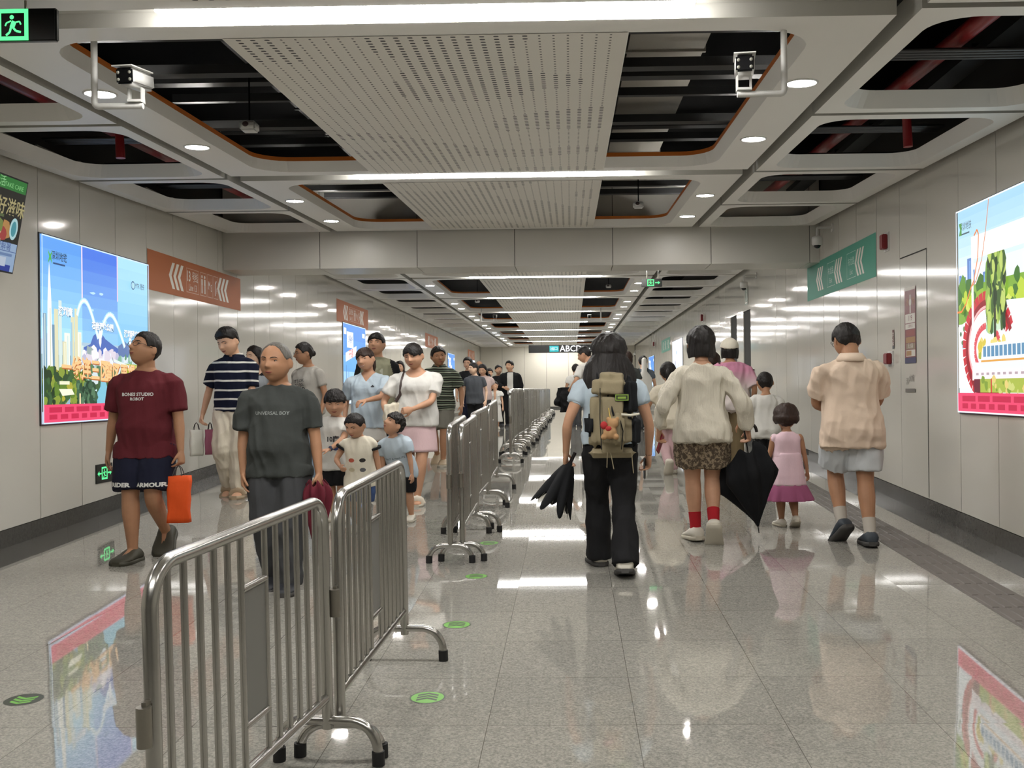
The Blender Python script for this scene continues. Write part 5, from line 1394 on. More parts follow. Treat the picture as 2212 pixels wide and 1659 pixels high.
def lookdown(a): return (a, -16, 0)

# 1 man in maroon
p = Person(-3.17, 7.50, 180, 1.69, 'person in maroon tee and navy shorts carrying a bright orange shopping bag', w=1.10, d=1.12, belly=.016, skin='c', vox=.006, seed=1.1,
           legs=[(.055, .10, 0, 0, 10), (.045, -.10, 42, .02, 4)], arms=[(.175, -.02, .485), (.165, .03, .485)], head=(-34, 19, 0), curl=(.4, 1.1), glasses=True)
p.hair(style='short', thick=.03, top=.035); p.shirt(MAROON, hem=.455, sleeve=.80, loose=.014, sl_loose=.020, boxy=.98)
p.pants(NAVY, .92, (.074, .074, .073, .06), name='shorts'); p.shoes(CLOG, CLOG, names=('clog', 'sole'), top=.062, grow=1.35)
p.decal('BONES STUDIO', .735, .033, INK, bold=.001); p.decal('ROBOT', .715, .030, INK, bold=.001)
p.decal('RIDER', .345, .042, INK, x=.070, on=p.bot_o, bold=.002, sx=1.3); p.decal('ARMOUR', .345, .042, INK, x=-.062, on=p.bot_o, bold=.002, sx=1.15)
P1 = p
# 2 man in striped polo
POLO = stripes('navy_white_stripes', '#14182a', '#d6d4cb', .098, .020, off=.045)
p = Person(-3.60, 10.75, 176, 1.80, 'person in navy and white striped polo with loose cream trousers and slides', w=1.0, skin='b', vox=.007, seed=2.2,
           legs=[(.055, -.06, 25, 0, 8), (.045, .05, 0, 0, 4)], arms=[(.20, -.02, .50), (.115, .06, .475)], head=(-18, -20, 6), curl=(1.2, 1.4))
p.hair(style='short', thick=.035, top=.12, front=-.01, line=[(-90, -.28), (-50, -.2), (-25, -.02), (-8, .12), (18, .12), (36, .2), (50, .26), (70, .27), (90, .27)])
p.shirt(POLO, hem=.515, sleeve=.80, loose=.018, sl_loose=.022, neck='polo'); p.pants(CREAM, 2.0, (.066, .068, .062, .056), amp=.012); p.shoes(RUBBER, RUBBER, 'sandal', names=('slide', 'strap'), sole=.022, strap=(.3, .42))
P2 = p
# 3 woman in grey tank top behind the older man
p = Person(-3.80, 12.2, 165, 1.62, 'person in grey tank top with black trim and pale jeans beside the striped polo', fem=True, bust=.012, skin='d', seed=3.3, vox=.008, head=(-22, -6, 0), legs=[(.04, .05, 0, 0), (.04, -.08, 20, 0)])
p.hair(m=H_BLACK, style='long', length=-.75, wide=.85, thick=.035); p.shirt(cloth('grey_tank', '#9ba0a5'), hem=.52, loose=.004, neck='tank', tank=True, boxy=0, amp=.004, mats=([BLK], lambda c, s: 1 if c.z > s.up(0, 0, .785).z else 0)); p.pants(LJEAN, 2.0, (.054, .050, .042, .040)); p.shoes(SH_W, SOLE_W)
# 4 older man
p = Person(-1.875, 6.45, 178, 1.575, 'older balding person in charcoal tee and dark trousers, one hand in pocket', w=1.12, d=1.1, belly=.024, skin='c', vox=.0055, seed=4.4,
           legs=[(.05, -.04, 15, 0, 8), (.05, .06, 0, 0, 8)], arms=[(.135, .035, .485, None, (.9, -.7, 0)), (.170, .02, .475)], head=(-10, -3, -3), curl=(.5, 1.2), hk=1.06)
p.hair(m=H_GREY, style='short', thick=.028, top=-.002, rough=.008, line=[(-90, -.3), (-50, -.24), (-25, -.06), (-8, .10), (18, .08), (27, .12), (36, .24), (50, .36), (70, .42), (90, .42)])
p.shirt(GREY_D, hem=.475, sleeve=.78, loose=.014, sl_loose=.018, boxy=.98, amp=.010); p.pants(GREY_P, 2.0, (.070, .066, .058, .052), amp=.011); p.shoes(SH_B, SOLE_D)
p.decal('UNIVERSAL BOY', .728, .030, INKG, bold=.0005)
P4 = p
# 5 woman with glasses
p = Person(-3.10, 11.8, 150, 1.65, 'person in grey slogan tee and thin glasses looking aside, hair tied back', fem=True, bust=.014, skin='c', seed=5.5, vox=.008, head=(-30, -6, 0), glasses=True, arms=[(.15, .02, .5), (.16, .05, .5)])
p.hair(style='tied'); p.shirt(GTEE, hem=.50, sleeve=.55, loose=.014); p.pants(LJEAN, 2.0); p.shoes(SH_W, SOLE_W)
p.decal("IT'S OK", .735, .05, INKD, rot=.1); p.decal('TO BE', .705, .05, INKD, rot=.1); p.decal('WEIRD', .675, .05, INKD, rot=.1, bold=.002)
# 6 woman in pale blue V-neck, pointing
p = Person(-2.13, 10.65, 178, 1.575, 'smiling person in pale blue V-neck tee pointing with one hand', fem=True, bust=.014, w=1.05, skin='a', seed=6.6, vox=.0065, smile=True, head=(-16, -8, 8), legs=[(.05, 0, 0, 0), (.05, .03, 0, 0)],
           arms=[(.17, -.02, .52), (.035, .235, .655, UP, (-.9, -.5, -.35))], curl=(.4, .75), palm=(None, ((0, -.2, -1), (.8, .7, -.15))))
p.hair(m=H_BROWN, style='pony', bangs=[(-60, .16), (-20, .14), (0, .24), (25, .12), (60, .16)]); p.shirt(LBLUE, hem=.47, sleeve=.78, loose=.014, sl_loose=.022, neck='v', amp=.009); p.skirt(WH, .585, .385, (.080, .060), (.112, .078), name='shorts'); p.shoes(SH_W, SOLE_W)
p.decal(shape_bm([(-.02, 0), (0, .02), (.02, 0), (.01, -.006), (-.01, -.006)]), .745, 1, INKD, x=-.045)
# 7 boy in white tee
p = Person(-2.13, 9.15, 172, 1.22, 'boy in white printed tee and black shorts wearing a wristwatch', child=.75, w=1.05, skin='a', seed=7.7, vox=.006, head=(14, -16, 0), arms=[(.15, .0, .5), (.02, .19, .60, UP, (-1, -.4, -.5))], palm=(None, ((0, -.3, -1), (1, .35, 0))), curl=(.4, .5), legs=[(.05, .0, 0, 0), (.05, .04, 0, 0)])
p.hair(style='short', thick=.06, top=.04, bangs=[(-60, .12), (0, .17), (60, .12)], rough=.03); p.shirt(WH, hem=.44, sleeve=.72, loose=.016, sl_loose=.016); p.pants(BLK, .85, (.070, .070, .066, .06), name='shorts'); p.shoes(SH_W, SOLE_W)
p.decal('10度', .665, .06, INKD, bold=.002); p.decal(shape_bm([(.045 * math.cos(a / 8 * 2 * PI), .03 * math.sin(a / 8 * 2 * PI)) for a in range(8)]), .61, 1, mat('print_blue', '#3c4470', .8), x=-.02)
bm = bmesh.new(); a, e, w_ = p.armpts[1]; d = (w_ - e).normalized(); tube(bm, [w_ - d * .022, w_ - d * .002], .021, 14); ellipsoid(bm, w_ - d * .012 + Vector((0, 0, .018)), (.016, .016, .008)); obj('wristwatch', bm, mat('navy_rubber', '#1c2340', .5), p.root)
# 8 boy in sleeveless top
p = Person(-1.81, 8.65, 178, 1.05, 'boy in cream sleeveless top with black trim and blue shorts, looking down', child=.9, w=1.08, skin='a', seed=8.8, vox=.006, head=(-20, -22, 0), lean=6, arms=[(.13, .13, .60, None, (.8, -.8, -.2)), (.16, -.02, .5)], curl=(.8, .5), legs=[(.05, .06, 0, 0), (.05, -.06, 20, 0)])
p.hair(style='short', thick=.035, top=.03); p.shirt(cloth('cream_jersey', '#d6cfbd'), hem=.43, sleeve=.22, loose=.016, sl_loose=.014, amp=.009); p.pants(JEANS, 1.0, (.070, .070, .064, .06), name='shorts'); p.shoes(SH_W, SOLE_W)
for (x, z, c) in ((.045, .655, '#a8503c'), (-.045, .655, '#26221f'), (.045, .58, '#b7ae93'), (-.045, .58, '#5a5a5c')):
    p.decal(shape_bm([(.026 * math.cos(a / 10 * 2 * PI), .018 * math.sin(a / 10 * 2 * PI)) for a in range(10)]), z, 1, mat('print_' + c[1:], c, .8), x=x)
for i in range(2):
    bm = bmesh.new(); P_, r_ = p.limb(p.armpts[i], [(0, .056), (.3, .058), (2, .05)]); tube(bm, P_[2:4], [r_[2], r_[3] * 1.02], 18); obj('trim_band', bm, BLK, p.root, True)
# 9 boy leaning
p = Person(-1.52, 9.10, 165, 1.04, 'boy in pale blue tee with dark collar leaning sideways, hand on knee', child=.85, w=1.05, skin='a', seed=9.9, vox=.006, lean=24, tilt=6, head=(-38, 42, 0), arms=[(.14, .10, .47), (.155, .13, .40)], legs=[(.05, .05, 0, 0), (.06, .0, 0, 0)])
p.hair(style='short', thick=.05, top=.05, rough=.05, bangs=[(-60, .14), (0, .20), (60, .14)]); p.shirt(LBLUE, hem=.45, sleeve=.72, loose=.02, sl_loose=.022); p.pants(BLK, .9, (.066, .066, .06, .056), name='shorts'); p.shoes(SH_W, SOLE_W)
p.decal('WAIT A MINUTE', .665, .026, INKD); p.decal(shape_bm([(-.04, -.02), (0, .03), (.045, -.015), (.01, -.03)]), .61, 1, INKG)
# 10 woman with pink skirt
p = Person(-1.56, 10.2, 178, 1.625, 'person in white scoop-neck tee and pale pink skirt with a shoulder bag', fem=True, bust=.018, w=1.16, d=1.1, belly=.012, skin='a', seed=10.1, vox=.0065, head=(-12, -14, 4), smile=False,
           legs=[(.045, -.12, 30, 0), (.02, .10, 0, 0, 8)], arms=[(.155, .09, .53, None, (1, -.5, 0)), (.005, .165, .60, UP, (-1, -.4, -.35))], curl=(1.0, .8), palm=(None, ((0, -1, -.2), (1, .1, -.1))))
p.hair(style='tied', bangs=[(-70, .10), (-30, .06), (5, .22), (30, .18), (70, .14)], thick=.05); p.shirt(WH, hem=.495, sleeve=.62, loose=.016, sl_loose=.020, neck='scoop'); p.skirt(PINKSK, .60, .335, (.090, .068), (.110, .085)); p.shoes(cloth('sandal_straps', '#cfc6b6'), SOLE_W, 'sandal', names=('sandal', 'strap'), sole=.014, strap=(.1, .3, .5))
P10 = p
# 11 tall man at the back
p = Person(-2.43, 12.7, 178, 1.76, 'tall person in olive tee with black raglan sleeves behind the pointing person', w=1.0, skin='a', seed=11.2, vox=.0085, head=(-5, 6, 0)); p.hair(style='short', thick=.05, top=.04, bangs=[(-60, .14), (0, .22), (60, .12)])
p.shirt(OLIVE, hem=.47, sleeve=.9, loose=.02, mats=([BLK], lambda c, s: 1 if abs(c.x) > .125 * s.h + (c.z - s.up(0, 0, .70).z) * -.25 else 0)); p.pants(BLK); p.shoes(SH_B, SOLE_D)
p.decal(shape_bm([(-.10, -.12), (.10, -.12), (.10, .10), (-.10, .10)]), .70, 1, mat('print_pale', '#a9a997', .8)); p.decal(shape_bm([(-.06, -.04), (.05, -.05), (.06, .02), (0, .04), (-.05, .02)]), .71, 1, INKD)
# 12 face far behind
p = Person(-3.37, 20.0, 178, 1.55, 'distant person with dark hair seen between olive tee and white tee', fem=True, skin='b', vox=.012, seed=12); p.hair(style='bob'); p.shirt(GREY_D, vox=.014); p.pants(BLK, vox=.016); p.shoes(SH_B, SOLE_D)
# 13 man in green striped polo
STR2 = stripes('green_black_stripes', '#23211f', '#8d9482', .062, .018, extra=('#5d6a5a', .62, .10))
p = Person(-1.78, 13.7, 176, 1.60, 'person in green and black striped polo with grey shorts and pale shoes', w=1.1, belly=.02, d=1.1, skin='c', seed=13.3, vox=.008, head=(22, -8, 8), legs=[(.05, -.10, 30, 0), (.045, .10, 0, 0)], arms=[(.16, -.02, .5), (.19, .02, .51)], hk=1.04)
p.hair(style='short', thick=.05, top=.03); p.shirt(STR2, hem=.475, sleeve=.78, loose=.018, sl_loose=.024, neck='polo'); p.pants(GREYS, .92, (.07, .07, .066, .056), name='shorts'); p.shoes(RUBBER, SOLE_W)
# 15..22 people beyond the beam, facing the viewer
p = Person(-2.32, 23.0, 178, 1.70, 'distant person in black tee and glasses, tallest of the far group', w=1.05, skin='b', vox=.012, seed=15, head=(-12, 0, 0), glasses=True); p.hair(style='short', thick=.06, top=.06); p.shirt(BLK, vox=.014, sleeve=.7); p.pants(NAVY, vox=.016); p.shoes(SH_B, SOLE_D)
p = Person(-1.96, 20.6, 172, 1.52, 'distant person in dark grey tee looking aside beside the far barriers', fem=True, skin='d', vox=.011, seed=16, head=(-48, 0, 0)); p.hair(style='tied', thick=.05); p.shirt(cloth('slate_tee', '#484b50'), vox=.013, sleeve=.6, loose=.018, hem=.46); p.pants(BLK, vox=.015); p.shoes(SH_B, SOLE_D)
p = Person(-1.86, 21.6, 178, 1.53, 'distant person with very long black hair and pale pink top holding a phone', fem=True, skin='b', vox=.011, seed=17, head=(-10, -22, 0), arms=[(.02, .16, .70, UP, (1, -.4, -.5)), (.16, .02, .5)]); p.hair(style='long', length=-1.6, thick=.05); p.shirt(cloth('pale_pink_top', '#cdb9b4'), vox=.013, sleeve=.5); p.pants(GREY_P, vox=.015); p.shoes(SH_W, SOLE_W)
p = Person(-2.33, 26.0, 178, 1.72, 'distant bald person in dark shirt behind the long-haired person', w=1.1, skin='c', vox=.014, seed=18); p.hair(m=H_GREY, style='short', thick=.02, top=0, rough=.006, line=[(-90, -.3), (-25, -.06), (-8, .08), (18, .05), (27, .16), (36, .40), (90, .46)]); p.shirt(NAVY, vox=.016); p.pants(BLK, vox=.018); p.shoes(SH_B, SOLE_D)
p = Person(-2.25, 28.0, 178, 1.56, 'distant person in grey-blue top half hidden behind the far group', skin='b', vox=.014, seed=19, head=(20, -10, 0)); p.hair(style='short', thick=.07); p.shirt(cloth('dusty_blue', '#5d6670'), vox=.016); p.pants(BLK, vox=.018); p.shoes(SH_B, SOLE_D)
p = Person(-1.93, 27.0, 172, 1.62, 'distant smiling person in black top with mustard sleeve', fem=True, skin='b', vox=.013, seed=20, head=(30, 0, 0), smile=True); p.hair(style='tied', thick=.05); p.shirt(BLK, vox=.015, sleeve=.5, mats=([cloth('mustard', '#7f6426')], lambda c, s: 1 if c.x > .10 * s.h and c.z > s.up(0, 0, .66).z else 0)); p.pants(BLK, vox=.016); p.shoes(SH_B, SOLE_D)
p = Person(-1.58, 26.6, 182, 1.72, 'distant person in open black jacket over white tee', w=1.08, skin='b', vox=.012, seed=21, head=(-30, 0, 0), arms=[(.09, .14, .60, UP, (1, -.5, -.3)), (.17, .03, .5)]); p.hair(style='short', thick=.06, top=.05)
p.shirt(BLK, vox=.014, sleeve=1.8, loose=.03, name='jacket', mats=([WH], lambda c, s: 1 if c.y > .02 and abs(c.x) < .045 * s.h else 0)); p.pants(BLK, vox=.016); p.shoes(SH_B, SOLE_D)
p = Person(-1.86, 25.0, 178, 1.22, 'distant girl in white dress with a frilled collar', child=.6, fem=True, skin='b', vox=.011, seed=22, head=(10, -14, 16)); p.hair(style='tied', thick=.05); p.shirt(WH, vox=.012, sleeve=.5, sl_loose=.03, hem=.55); p.skirt(WH, .62, .17, (.085, .07), (.14, .12), name='dress_skirt', pleat=.05); p.skirt(WH, .80, .71, (.05, .045), (.14, .09), name='frill_collar', pleat=.08); p.shoes(SH_W, SOLE_W)

# 23 woman with backpack, walking away
p = Person(.265, 6.98, 2, 1.63, 'person with long dark hair, black flared trousers and a khaki backpack, walking away', fem=True, w=1.08, skin='a', vox=.006, seed=23.4, eyes=False,
           legs=[(.050, -.07, 14, 0, 4), (.055, .20, 0, 0, 10)], arms=[(.165, .03, .50), (.185, .02, .515)], curl=(.9, 1.1), head=(0, -4, 0))
p.hair(style='long', length=-1.46, wide=1.5, thick=.08, side=.09); p.shirt(LBLUE, hem=.55, sleeve=.46, loose=.010, sl_loose=.008); p.pants(BLK, 2.0, (.062, .056, .046, .060), amp=.007); p.shoes(SH_W, SOLE_D)
P23 = p
bm = bmesh.new(); a, e, w_ = p.armpts[1]; d = (w_ - e).normalized(); tube(bm, [w_ - d * .03, w_ - d * .008], .0235, 14); obj('bracelet', bm, mat('steel_band', '#b7a88f', .3, .7), p.root)
bm = bmesh.new(); a, e, w_ = p.armpts[0]; d = (w_ - e).normalized(); tube(bm, [w_ - d * .012, w_ - d * .004], .0235, 14); obj('bracelet', bm, BLK, p.root)
# 24 woman in white gauze shirt
GAUZE = cloth('white_gauze', '#cbc4b4', bstr=.9, xyz=(1, 1, .05), bscale=170)
PATT = mat('brown_print', '#6d5c48', .9); _t = NT(PATT); _co = _t.coord(); _t.set(bsdf(PATT), 'Base Color', _t.mix(_t.math('GREATER_THAN', _t.noise(_co, 38, 3, .7), .52), rgb('#4a3d30'), rgb('#8d7d66')))
p = Person(1.03, 8.05, -3, 1.67, 'person with black bob and loose white gauze shirt over brown patterned shorts, walking away', fem=True, w=1.0, skin='a', vox=.006, seed=24.2, eyes=False,
           legs=[(.045, -.08, 58, 0, 4), (.05, .08, 4, 0, 14)], arms=[(.215, .03, .525), (.20, .04, .525)], curl=(1.2, 1.1), head=(0, -3, 0))
p.hair(style='bob', thick=.075, top=.05); p.shirt(GAUZE, hem=.47, sleeve=1.85, loose=.014, sl_loose=.017, flare=.03, boxy=.98, amp=.012); p.pants(PATT, .62, (.082, .084, .08, .07), name='shorts', amp=.010, loose=.014); p.socks(cloth('red_socks', '#a91f28'), .085); p.shoes(SH_W, SOLE_W)
P24 = p
# 25 man in blush polo
p = Person(2.17, 7.98, -1, 1.72, 'person in blush polo shirt and white shorts with dark trainers, walking away', w=1.1, d=1.08, skin='c', vox=.006, seed=25.6, eyes=False,
           legs=[(.06, -.05, 4, 0, 4), (.05, .02, 40, .0, 20)], arms=[(.055, .17, .60, UP, (1, -.7, -.35)), (.06, .17, .60, UP, (-1, -.7, -.35))], curl=(.9, .9), head=(14, -20, 0), glasses=True)
p.hair(style='short', thick=.04, top=.04, nape=-.04); p.shirt(BEIGE, hem=.44, sleeve=.80, loose=.018, sl_loose=.024, neck='polo', boxy=1.0, amp=.011, flare=.015); p.pants(WSHORT, .80, (.070, .074, .078, .07), name='shorts', amp=.011); p.socks(cloth('grey_socks', '#b3aca2'), .075); p.shoes(mat('slate_trainer', '#2b333b', .6), SOLE_D, grow=1.12)
# 26 girl in pink dress
p = Person(1.83, 8.72, 2, 1.06, 'small girl with dark bowl haircut and two-tone pink dress, walking away', child=.95, fem=True, skin='c', vox=.006, seed=26.1, eyes=False, legs=[(.05, -.06, 30, 0, 4), (.06, .06, 0, 0, 12)], arms=[(.17, .02, .5), (.17, .02, .5)], head=(-8, 0, 0), hk=.96)
p.hair(m=H_BROWN, style='bowl'); p.shirt(cloth('pale_pink_cotton', '#dcbfc8'), hem=.62, tank=True, loose=.012, flare=.03, amp=.005, name='dress_top'); p.skirt(cloth('pale_pink_cotton', '#dcbfc8'), .66, .395, (.102, .080), (.150, .120), name='dress_waist', pleat=.03); p.skirt(cloth('magenta_cotton', '#9a5577'), .40, .255, (.146, .117), (.205, .16), name='dress_hem', pleat=.08); p.shoes(SH_W, SOLE_W, grow=1.1)
# 27 boy in white tee
p = Person(2.20, 11.6, 4, 1.27, 'boy in plain white tee and dark trousers reaching a hand to the adult beside him', child=.6, skin='c', vox=.008, seed=27, eyes=False, arms=[(.16, .02, .5), (.235, .06, .56)], legs=[(.05, .05, 0, 0), (.05, -.06, 25, 0)]); p.hair(style='short', thick=.02, top=.03); p.shirt(WH, hem=.44, sleeve=.9, loose=.024, sl_loose=.03, amp=.009); p.pants(BLK, 2.0); p.shoes(SH_W, SOLE_W)
# 28 pink ombre tee and white cap
OMB = mat('pink_ombre', '#c98fa8', .9, 0, .2); _t = NT(OMB); _sx = _t.new('ShaderNodeSeparateXYZ'); _t.l.new(_t.coord(), _sx.inputs[0])
_k = _t.math('ADD', _t.math('DIVIDE', _t.math('SUBTRACT', _sx.outputs[2], 1.02), .24), 0.0); _t.set(bsdf(OMB), 'Base Color', _t.mix(_t.math('MINIMUM', _t.math('MAXIMUM', _k, 0), 1), rgb('#d2c8c4'), rgb('#c4859f')))
p = Person(1.96, 12.6, -3, 1.63, 'person in white baseball cap and pink fading tee with a thin cross-body strap', fem=True, w=1.12, skin='c', vox=.008, seed=28, eyes=False, arms=[(.17, .03, .52), (.16, .02, .5)]); p.hair(style='bob', thick=.05)
p.shirt(OMB, hem=.475, sleeve=.85, loose=.03, sl_loose=.03, amp=.008, boxy=1.06); p.pants(KHAKI, 2.0, (.06, .058, .052, .05)); p.shoes(SH_B, SOLE_D)
bm = bmesh.new(); hair_shell(bm, p.HM, thick=.11, top=.04, line=[(-90, .02), (-20, .08), (90, .12)], rough=0); cp = obj('cap', bm, cloth('cap_white', '#d6d0c0'), p.root, True)
bm = bmesh.new(); loft(bm, [[p.HM @ Vector((.33 * math.cos(a), y0 + .36 * max(0, math.sin(a)) * k, .12 + z)) for a in [PI * i / 12 for i in range(13)]] for y0, k, z in ((.38, .0, .0), (.38, .8, -.04), (.38, .8, -.06), (.38, 0, -.02))], False); obj('brim', bm, cloth('cap_white', '#d6d0c0'), cp)
bm = bmesh.new(); R_ = on_surface(p.top_o, [p.up(x, y, z) for x, y, z in ((-.085, -.02, .825), (-.05, -.075, .79), (.02, -.098, .70), (.09, -.08, .60), (.125, -.01, .52))], .004); tube(bm, R_, [(.008, .012)] * 5, 8); obj('cross_strap', bm, mat('wine_strap', '#43262c', .7), p.root)
# 29 girl with ponytail
p = Person(1.19, 12.5, 4, 1.38, 'girl with ponytail in cream tee and pale pink trousers', child=.45, fem=True, skin='c', vox=.008, seed=29, eyes=False, head=(-10, 0, 0), arms=[(.15, .02, .5), (.20, .05, .53)], legs=[(.05, .10, 0, 0), (.02, -.12, 60, .03)]); p.hair(style='pony', thick=.045); p.shirt(CREAM, hem=.44, sleeve=.8, loose=.024, sl_loose=.026, amp=.009); p.pants(cloth('pink_trousers', '#c4a4a6'), 2.0, (.056, .054, .05, .046)); p.shoes(SH_W, SOLE_W)
# 30 head behind white shirt
p = Person(1.88, 13.6, 0, 1.47, 'person with round dark hair mostly hidden behind the white gauze shirt', fem=True, skin='c', vox=.01, seed=30, eyes=False); p.hair(m=H_BROWN, style='bowl', side=.06); p.shirt(GREY_D, vox=.012); p.pants(KHAKI, vox=.014); p.shoes(SH_B, SOLE_D)
# 31 man with pale case
p = Person(1.70, 24.0, 2, 1.72, 'distant person in grey-blue tee with a white instrument case on the back', skin='b', vox=.012, seed=31, eyes=False); p.hair(style='short', thick=.05, top=.05); p.shirt(cloth('dusty_blue', '#5d6670'), vox=.014); p.pants(GREY_P, vox=.016); p.shoes(SH_B, SOLE_D)
P31 = p
# 32 man in white shirt looking down
p = Person(.36, 17.0, 35, 1.72, lean=16, label= 'person in white shirt looking down beside the long dark hair, dark jacket in hand', skin='a', vox=.010, seed=32, head=(40, -16, 0), arms=[(.16, .0, .5), (.20, .14, .56)]); p.hair(style='short', thick=.05, top=.05); p.shirt(WH, vox=.012, sleeve=.8); p.pants(BLK, vox=.014); p.shoes(SH_B, SOLE_D)
P32 = p
p = Person(.13, 26.0, 0, 1.60, 'distant person in white tee walking away behind the held dark jacket', skin='c', vox=.013, seed=33, eyes=False); p.hair(style='short', thick=.06); p.shirt(WH, vox=.015); p.pants(GREY_P, vox=.017); p.shoes(SH_B, SOLE_D)
p = Person(1.02, 18.5, 0, 1.63, 'person with dark brown hair mostly hidden behind the khaki backpack', fem=True, skin='b', vox=.011, seed=34, eyes=False); p.hair(m=H_BROWN, style='bob'); p.shirt(GREY_D, vox=.013); p.pants(BLK, vox=.015); p.shoes(SH_B, SOLE_D)
# ------------------------------------------------------------------ things carried by the crowd
def carry(nm, loc, label, cat, grp=None): return empty(nm, loc, label, cat, grp)
def sack(bm, w, d, h, M=None, taper=.9, bulge=.012, seed=0.0):
    n = 32; rings = []
    for j in range(9):
        t = j / 8; z = -h * t; s = lerp(1.0, taper, t); ring = []
        for k in range(n):
            a = 2 * PI * k / n; ca, sa = math.cos(a), math.sin(a)
            x = math.copysign(abs(ca) ** .35, ca) * w / 2 * s; y = math.copysign(abs(sa) ** .35, sa) * d / 2 * (s if t < .95 else s * .8)
            q = bulge * noise.noise(Vector((x * 14 + seed, y * 14, z * 11)))
            ring.append((M or Matrix()) @ Vector((x + q, y + q * 1.5 + bulge * math.sin(PI * t) * sa, z)))
        rings.append(ring)
    loft(bm, rings)
def shopping_bag(loc, w, d, h, col, label, rz=0.0, hcol='#4a4a4a', grp=None):
    t = carry('shopping_bag', loc, label, 'bag', grp); t.rotation_euler = (0, 0, rz)
    bm = bmesh.new(); sack(bm, w, d, h, Matrix.Translation((0, 0, -.075)), .97, .012, loc[0]); obj('bag_body', bm, cloth('bag_' + col[1:], col, .7), t, True)
    for s in (-1, 1):
        bm = bmesh.new(); tube(bm, [(-w * .22, s * d * .45, -.085), (-w * .12, s * d * .2, -.02), (0, s * .008, .002), (w * .12, s * d * .2, -.02), (w * .22, s * d * .45, -.085)], .0035, 6); obj('handle', bm, mat('cord_' + hcol[1:], hcol, .8), t)
    return t
gp = P1.wpos(P1.grip[1]); shopping_bag(gp, .165, .09, .345, '#e2541c', 'bright orange shopping bag hanging from the hand of the maroon tee', .1)
gp = P2.wpos(P2.grip[0]); shopping_bag(gp + Vector((-.07, .0, .02)), .14, .08, .28, '#d6d6cb', 'white shopping bag in the hand of the striped navy polo', .5, '#2a2020'); shopping_bag(gp + Vector((.06, .05, .02)), .10, .07, .27, '#a9647c', 'pink bag held beside the white bag', .2, '#2a2020')
def umbrella(loc, axis, L, r, m, label, handle=True, star=.30, n=96, ribs=8, wide_at=.25, sag=None, mh=None, seed=0.0, start=.10):
    """half-closed umbrella: grip at loc, canopy hanging along axis towards its tip"""
    t = carry('umbrella', loc, label, 'umbrella'); ax = Vector(axis).normalized(); a, b = frame_of(ax)
    bm = bmesh.new(); rows = []
    for j in range(15):
        u = j / 14; z = lerp(start, L, u); rr = r * interp([(0, .72), (wide_at, 1.0), (.7, .50), (.93, .12), (1, .035)], u); row = []
        for k in range(n):
            q = 2 * PI * k / n; c = math.cos(ribs * q); f = rr * (1 + star * (abs(c) ** .7 * (1 if c > 0 else -1)) * (1 - u) + .18 * noise.noise(Vector((math.cos(q) * 2 + seed, math.sin(q) * 2, u * 2))))
            zz = z + (1 - u) ** 3 * (.045 * L * c) - (1 - u) ** 4 * .02
            p = ax * zz + a * (f * math.cos(q)) + b * (f * math.sin(q))
            if sag: p += Vector(sag) * (1 - u) ** 1.5 * (.5 + .5 * math.cos(q - 2.2))
            row.append(bm.verts.new(p))
        rows.append(row)
    for x, y in zip(rows, rows[1:]):
        for k in range(n): bm.faces.new((x[k], x[(k + 1) % n], y[(k + 1) % n], y[k])).smooth = True
    bm.faces.new(rows[-1]); c = obj('canopy', bm, m, t, True); md = c.modifiers.new('t', 'SOLIDIFY'); md.thickness = .002
    bm = bmesh.new(); tube(bm, [ax * -.02, ax * (L + .055)], [.0055, .004], 8); obj('shaft', bm, mat('umbrella_shaft', '#1a1a1b', .4, .4), t)
    bm = bmesh.new()
    if handle:
        pts = [ax * .03, ax * -.075] + [ax * (-.075 - .045 * math.sin(x)) + Vector((.045 - .045 * math.cos(x), 0, 0)) for x in [PI * k / 8 for k in range(1, 9)]] + [ax * -.055 + Vector((.092, 0, 0))]
        tube(bm, pts, .0125, 10)
    else: tube(bm, [ax * .05, ax * -.06], .014, 10)
    obj('handle', bm, mh or mat('umbrella_handle', '#1b1314', .35), t)
    return t
UMB = cloth('umbrella_black', '#0f1013', vary=.2); UMR = cloth('umbrella_maroon', '#5c1a27')
gp = P4.wpos(P4.grip[1]); umbrella(gp, (.0, .05, -1), .44, .085, UMR, 'maroon folded umbrella hanging from the hand of the charcoal tee', False, .22, wide_at=.10, start=-.02)
gp = P24.wpos(P24.grip[0]); umbrella(gp + Vector((.0, 0, .02)), (.13, .02, -1), .70, .20, UMB, 'large black umbrella with curved handle carried beside the white gauze shirt', True, .20, wide_at=.30, sag=(-.12, 0, -.25), start=.06)
gp = P23.wpos(P23.grip[1]); umbrella(gp + Vector((.05, 0, .06)), (.18, .1, -.42), .06, .03, UMB, 'black umbrella flopped half open in the hand of the backpack wearer', False, .1) if False else None
t = carry('umbrella', gp, 'black umbrella flopped half open in the left hand of the backpack wearer', 'umbrella')
bm = bmesh.new(); rows = []; n = 96; ax = Vector((-.30, .0, -.62)).normalized(); a, b = frame_of(ax)
for j in range(12):
    u = j / 11; row = []
    for k in range(n):
        q = 2 * PI * k / n; c = math.cos(7 * q); rr = .02 + .205 * u ** .65; f = rr * (1 + (.26 * c + .10 * noise.noise(Vector((math.cos(q) * 3, math.sin(q) * 3, u)))) * u)
        row.append(bm.verts.new(ax * (-.02 + .27 * u + .055 * c * u * u) + a * f * math.cos(q) + b * f * math.sin(q) * .55 + Vector((0, 0, -.03 * u * u))))
    rows.append(row)
for x, y in zip(rows, rows[1:]):
    for k in range(n): bm.faces.new((x[k], x[(k + 1) % n], y[(k + 1) % n], y[k])).smooth = True
bm.faces.new(rows[0][::-1]); o = obj('canopy', bm, UMB, t, True); o.modifiers.new('t', 'SOLIDIFY').thickness = .003
